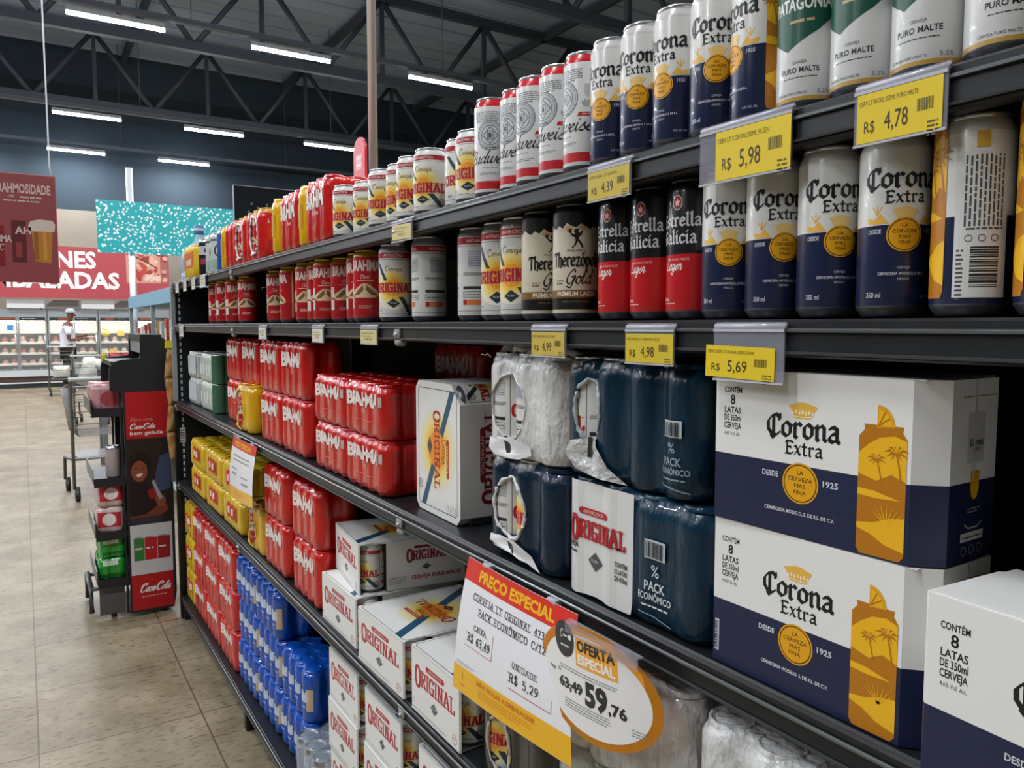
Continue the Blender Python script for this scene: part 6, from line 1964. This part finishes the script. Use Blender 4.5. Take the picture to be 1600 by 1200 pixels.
# ---------------------------------------------------------------- trolleys
wire = mat('trolley_wire', '#7d7f7e', .35, .7)
def trolley():
    root = empty('shopping_trolley')
    b = MB()
    for s in (-1, 1):
        b.tube([(-.24, s * .22, .10), (-.24, s * .22, .95), (-.30, s * .22, .99)], .013, wire, 8); b.tube([(.28, s * .22, .10), (.24, s * .22, .30), (-.24, s * .22, .34)], .012, wire, 8)
        b.tube([(-.24, s * .24, .94), (.36, s * .20, .88)], .010, wire, 8)
    b.tube([(.36, -.20, .88), (.36, .20, .88)], .010, wire, 8); b.tube([(-.24, -.22, .34), (-.24, .22, .34)], .01, wire, 8)
    b.build('frame', root)
    b = MB()
    for k in range(9):
        x = -.22 + k * .07
        b.tube([(x, -.235 + .03 * (x + .24), .93 - .09 * (x + .24)), (x * .9, -.17, .52), (x * .9, .17, .52), (x, .235 - .03 * (x + .24), .93 - .09 * (x + .24))], .004, wire, 5)
    for z, w_ in ((.62, .19), (.72, .20), (.82, .215)):
        b.tube([(-.22, -w_, z), (.34, -w_ + .03, z), (.34, w_ - .03, z), (-.22, w_, z)], .004, wire, 5, closed=True)
    b.build('basket', root)
    b = MB(); b.tube([(-.30, -.24, .99), (-.30, .24, .99)], .017, mat('handle_grey', '#b9bcba', .4), 10); b.build('handle', root)
    b = MB(); b.box((-.20, -.18, .335), (.22, .18, .347), wire); b.build('lower_tray', root)
    for x in (-.24, .27):
        for y in (-.2, .2):
            b = MB(); b.tube([(x, y - .015, .05), (x, y + .015, .05)], .05, fr_dark, 14); b.box((x - .008, y - .018, .05), (x + .008, y + .018, .12), wire); b.build('wheel', root)
    return root
place('trolley', trolley, (.63, 18.0, 0), math.radians(90), 'wire shopping trolley standing in front of the person in white', 'trolley', 'shopping trolleys')
place('trolley', trolley, (.83, 12.6, 0), math.radians(80), 'wire shopping trolley nearer than the person, loaded with pale sheeting', 'trolley', 'shopping trolleys')
place('trolley', trolley, (.50, 7.3, 0), math.radians(95), 'wire shopping trolley half hidden behind the drinks rack', 'trolley', 'shopping trolleys')
bag_m = mat('white_bag', '#d6d3c6', .4, bump=(20, .6))
o = pillow(.30, .24, .26, bag_m, 60, 'carrier_bag'); o.location = (.63, 18.0, .348 + .125); tag(o, 'white carrier bag on the low tray of the far trolley', 'bag')
o = pillow(.34, .26, .42, mat('clear_sheeting', '#c9c8be', .2, coat=.6, bump=(12, .8)), 61, 'sheet_bundle'); o.location = (.83, 12.6, .53 + .21); o.rotation_euler = (0, .3, .2); tag(o, 'bundle of shiny pale sheeting in the nearer trolley', 'bundle')
# ---------------------------------------------------------------- the shopper
def skinned(name, pts, edges, radii, m, parent=None, root_i=0, sub=2):
    me = bpy.data.meshes.new(name)
    me.from_pydata(pts, edges, [])
    me.materials.append(m)
    o = bpy.data.objects.new(name, me); COL.objects.link(o)
    o.modifiers.new('skin', 'SKIN').use_smooth_shade = True
    sm = o.modifiers.new('sub', 'SUBSURF'); sm.levels = sub; sm.render_levels = sub
    if not me.skin_vertices:
        bm = bmesh.new(); bm.from_mesh(me); bm.verts.layers.skin.verify(); bm.to_mesh(me); bm.free()
    for i, r in enumerate(radii):
        sv = me.skin_vertices[0].data[i]
        sv.radius = r if isinstance(r, tuple) else (r, r)
        sv.use_root = (i == root_i)
    dg = bpy.context.evaluated_depsgraph_get()
    ev = bpy.data.meshes.new_from_object(o.evaluated_get(dg))
    bpy.data.objects.remove(o)
    b = bpy.data.objects.new(name, ev); COL.objects.link(b)
    ev.polygons.foreach_set('use_smooth', [True] * len(ev.polygons))
    if parent: b.parent = parent
    return b

skin_m = mat('skin_brown', '#6b4230', .5)
# standing, weight on both feet, facing +X, looking down at a packet held in front
P = [(0, 0, .92), (.01, 0, 1.10), (.0, 0, 1.30), (.01, 0, 1.43), (.03, 0, 1.49), (.06, 0, 1.56), (.075, 0, 1.64), (.07, 0, 1.70),
     (.0, -.10, .86), (.03, -.105, .50), (.0, -.11, .09), (.03, -.112, .035), (.13, -.118, .025),
     (.0, .10, .86), (-.03, .105, .50), (-.07, .11, .09), (-.04, .112, .035), (.06, .118, .025),
     (.0, -.19, 1.39), (.02, -.235, 1.11), (.22, -.19, 1.12), (.30, -.15, 1.15),
     (.0, .19, 1.39), (.04, .235, 1.12), (.25, .16, 1.17), (.33, .12, 1.20)]
E = [(0, 1), (1, 2), (2, 3), (3, 4), (4, 5), (5, 6), (6, 7), (0, 8), (8, 9), (9, 10), (10, 11), (11, 12), (0, 13), (13, 14), (14, 15), (15, 16), (16, 17),
     (3, 18), (18, 19), (19, 20), (20, 21), (3, 22), (22, 23), (23, 24), (24, 25)]
Rr = [.13, .125, .14, .10, .055, .06, (.088, .078), .07, .085, .055, .038, .04, .028, .085, .055, .038, .04, .028, .052, .040, .028, .026, .052, .040, .028, .026]
nb = len(P)
for base, sgn, fz in ((21, 1, 1.15), (25, -1, 1.20)):   # five fingers on each hand
    bx, by, bz = P[base]
    for k in range(5):
        if k < 4:
            q = [(bx + .035, by + (k - 1.5) * .016, bz + .004), (bx + (.070, .076, .072, .060)[k], by + (k - 1.5) * .018, bz - .004), (bx + (.078, .085, .080, .066)[k], by + (k - 1.5) * .018, bz - .028)]
        else:
            q = [(bx + .012, by + sgn * .030, bz + .012), (bx + .040, by + sgn * .042, bz + .020), (bx + .060, by + sgn * .038, bz + .014)]
        i0 = len(P); P += q; E += [(base, i0), (i0, i0 + 1), (i0 + 1, i0 + 2)]; Rr += [.0095, .0085, .007]
body = skinned('person', P, E, Rr, skin_m)
body.location = (.80, 18.9, 0)
tag(body, 'person in a pale cap, white shirt and dark trousers reading a packet by the freezers', 'person')
b = MB()   # face
b.lathe([(.0001, -.012), (.012, -.004), (.014, .01), (.008, .03)], skin_m, 10, M=Matrix.Translation((.158, 0, 1.615)))
for s in (-1, 1):
    b.lathe([(.0001, -.006), (.008, 0), (.0001, .006)], ink('#15110f'), 8, c=(.150, s * .032, 1.648)); b.lathe([(.0001, -.03), (.012, -.015), (.014, .01), (.0001, .03)], skin_m, 8, c=(.07, s * .082, 1.63))
b.tube([(.152, -.022, 1.582), (.157, 0, 1.580), (.152, .022, 1.582)], .006, ink('#4a2620'), 6)
b.build('face', body)
shirt = mat('white_shirt', '#dfe3ea', .8, bump=(14, .3))
skinned('shirt', [(0, 0, .90), (.0, 0, 1.08), (0, 0, 1.28), (.0, 0, 1.42), (0, -.19, 1.385), (.015, -.232, 1.20), (0, .19, 1.385), (.03, .232, 1.21)], [(0, 1), (1, 2), (2, 3), (3, 4), (4, 5), (3, 6), (6, 7)], [.165, .155, .165, .125, .075, .068, .075, .068], shirt, body, 1)
skinned('trousers', [(0, 0, .90), (.0, -.10, .84), (.03, -.105, .50), (.0, -.11, .14), (.0, .10, .84), (-.03, .105, .50), (-.07, .11, .14)], [(0, 1), (1, 2), (2, 3), (0, 4), (4, 5), (5, 6)], [.15, .11, .085, .06, .11, .085, .06], mat('dark_trousers', '#2a2523', .8), body)
skinned('shoe', [(-.03, -.112, .045), (.05, -.115, .04), (.15, -.118, .032)], [(0, 1), (1, 2)], [.045, .05, .036], ink('#c9c6c0'), body)
skinned('shoe', [(-.10, .112, .045), (-.02, .115, .04), (.08, .118, .032)], [(0, 1), (1, 2)], [.045, .05, .036], ink('#c9c6c0'), body)
b = MB(); capm = mat('cap_pale', '#a9b0ba', .8)
b.lathe([(.098, 1.672), (.099, 1.70), (.088, 1.74), (.06, 1.765), (.0001, 1.775)], capm, 20, (.07, 0, 0)); b.prism([(.12, -.075), (.24, -.05), (.255, 0), (.24, .05), (.12, .075)], 1.672, 1.680, capm, 'z')
b.build('cap', body)
b = MB(); b.box((1.165, 18.78, 1.150), (1.30, 18.99, 1.185), ink('#d9b8a0'), .008); tag(b.build('packet'), 'pale packet held by the person in the white shirt', 'packet')

drop_protos()
for me in list(bpy.data.meshes):
    if me.users == 0:
        bpy.data.meshes.remove(me)
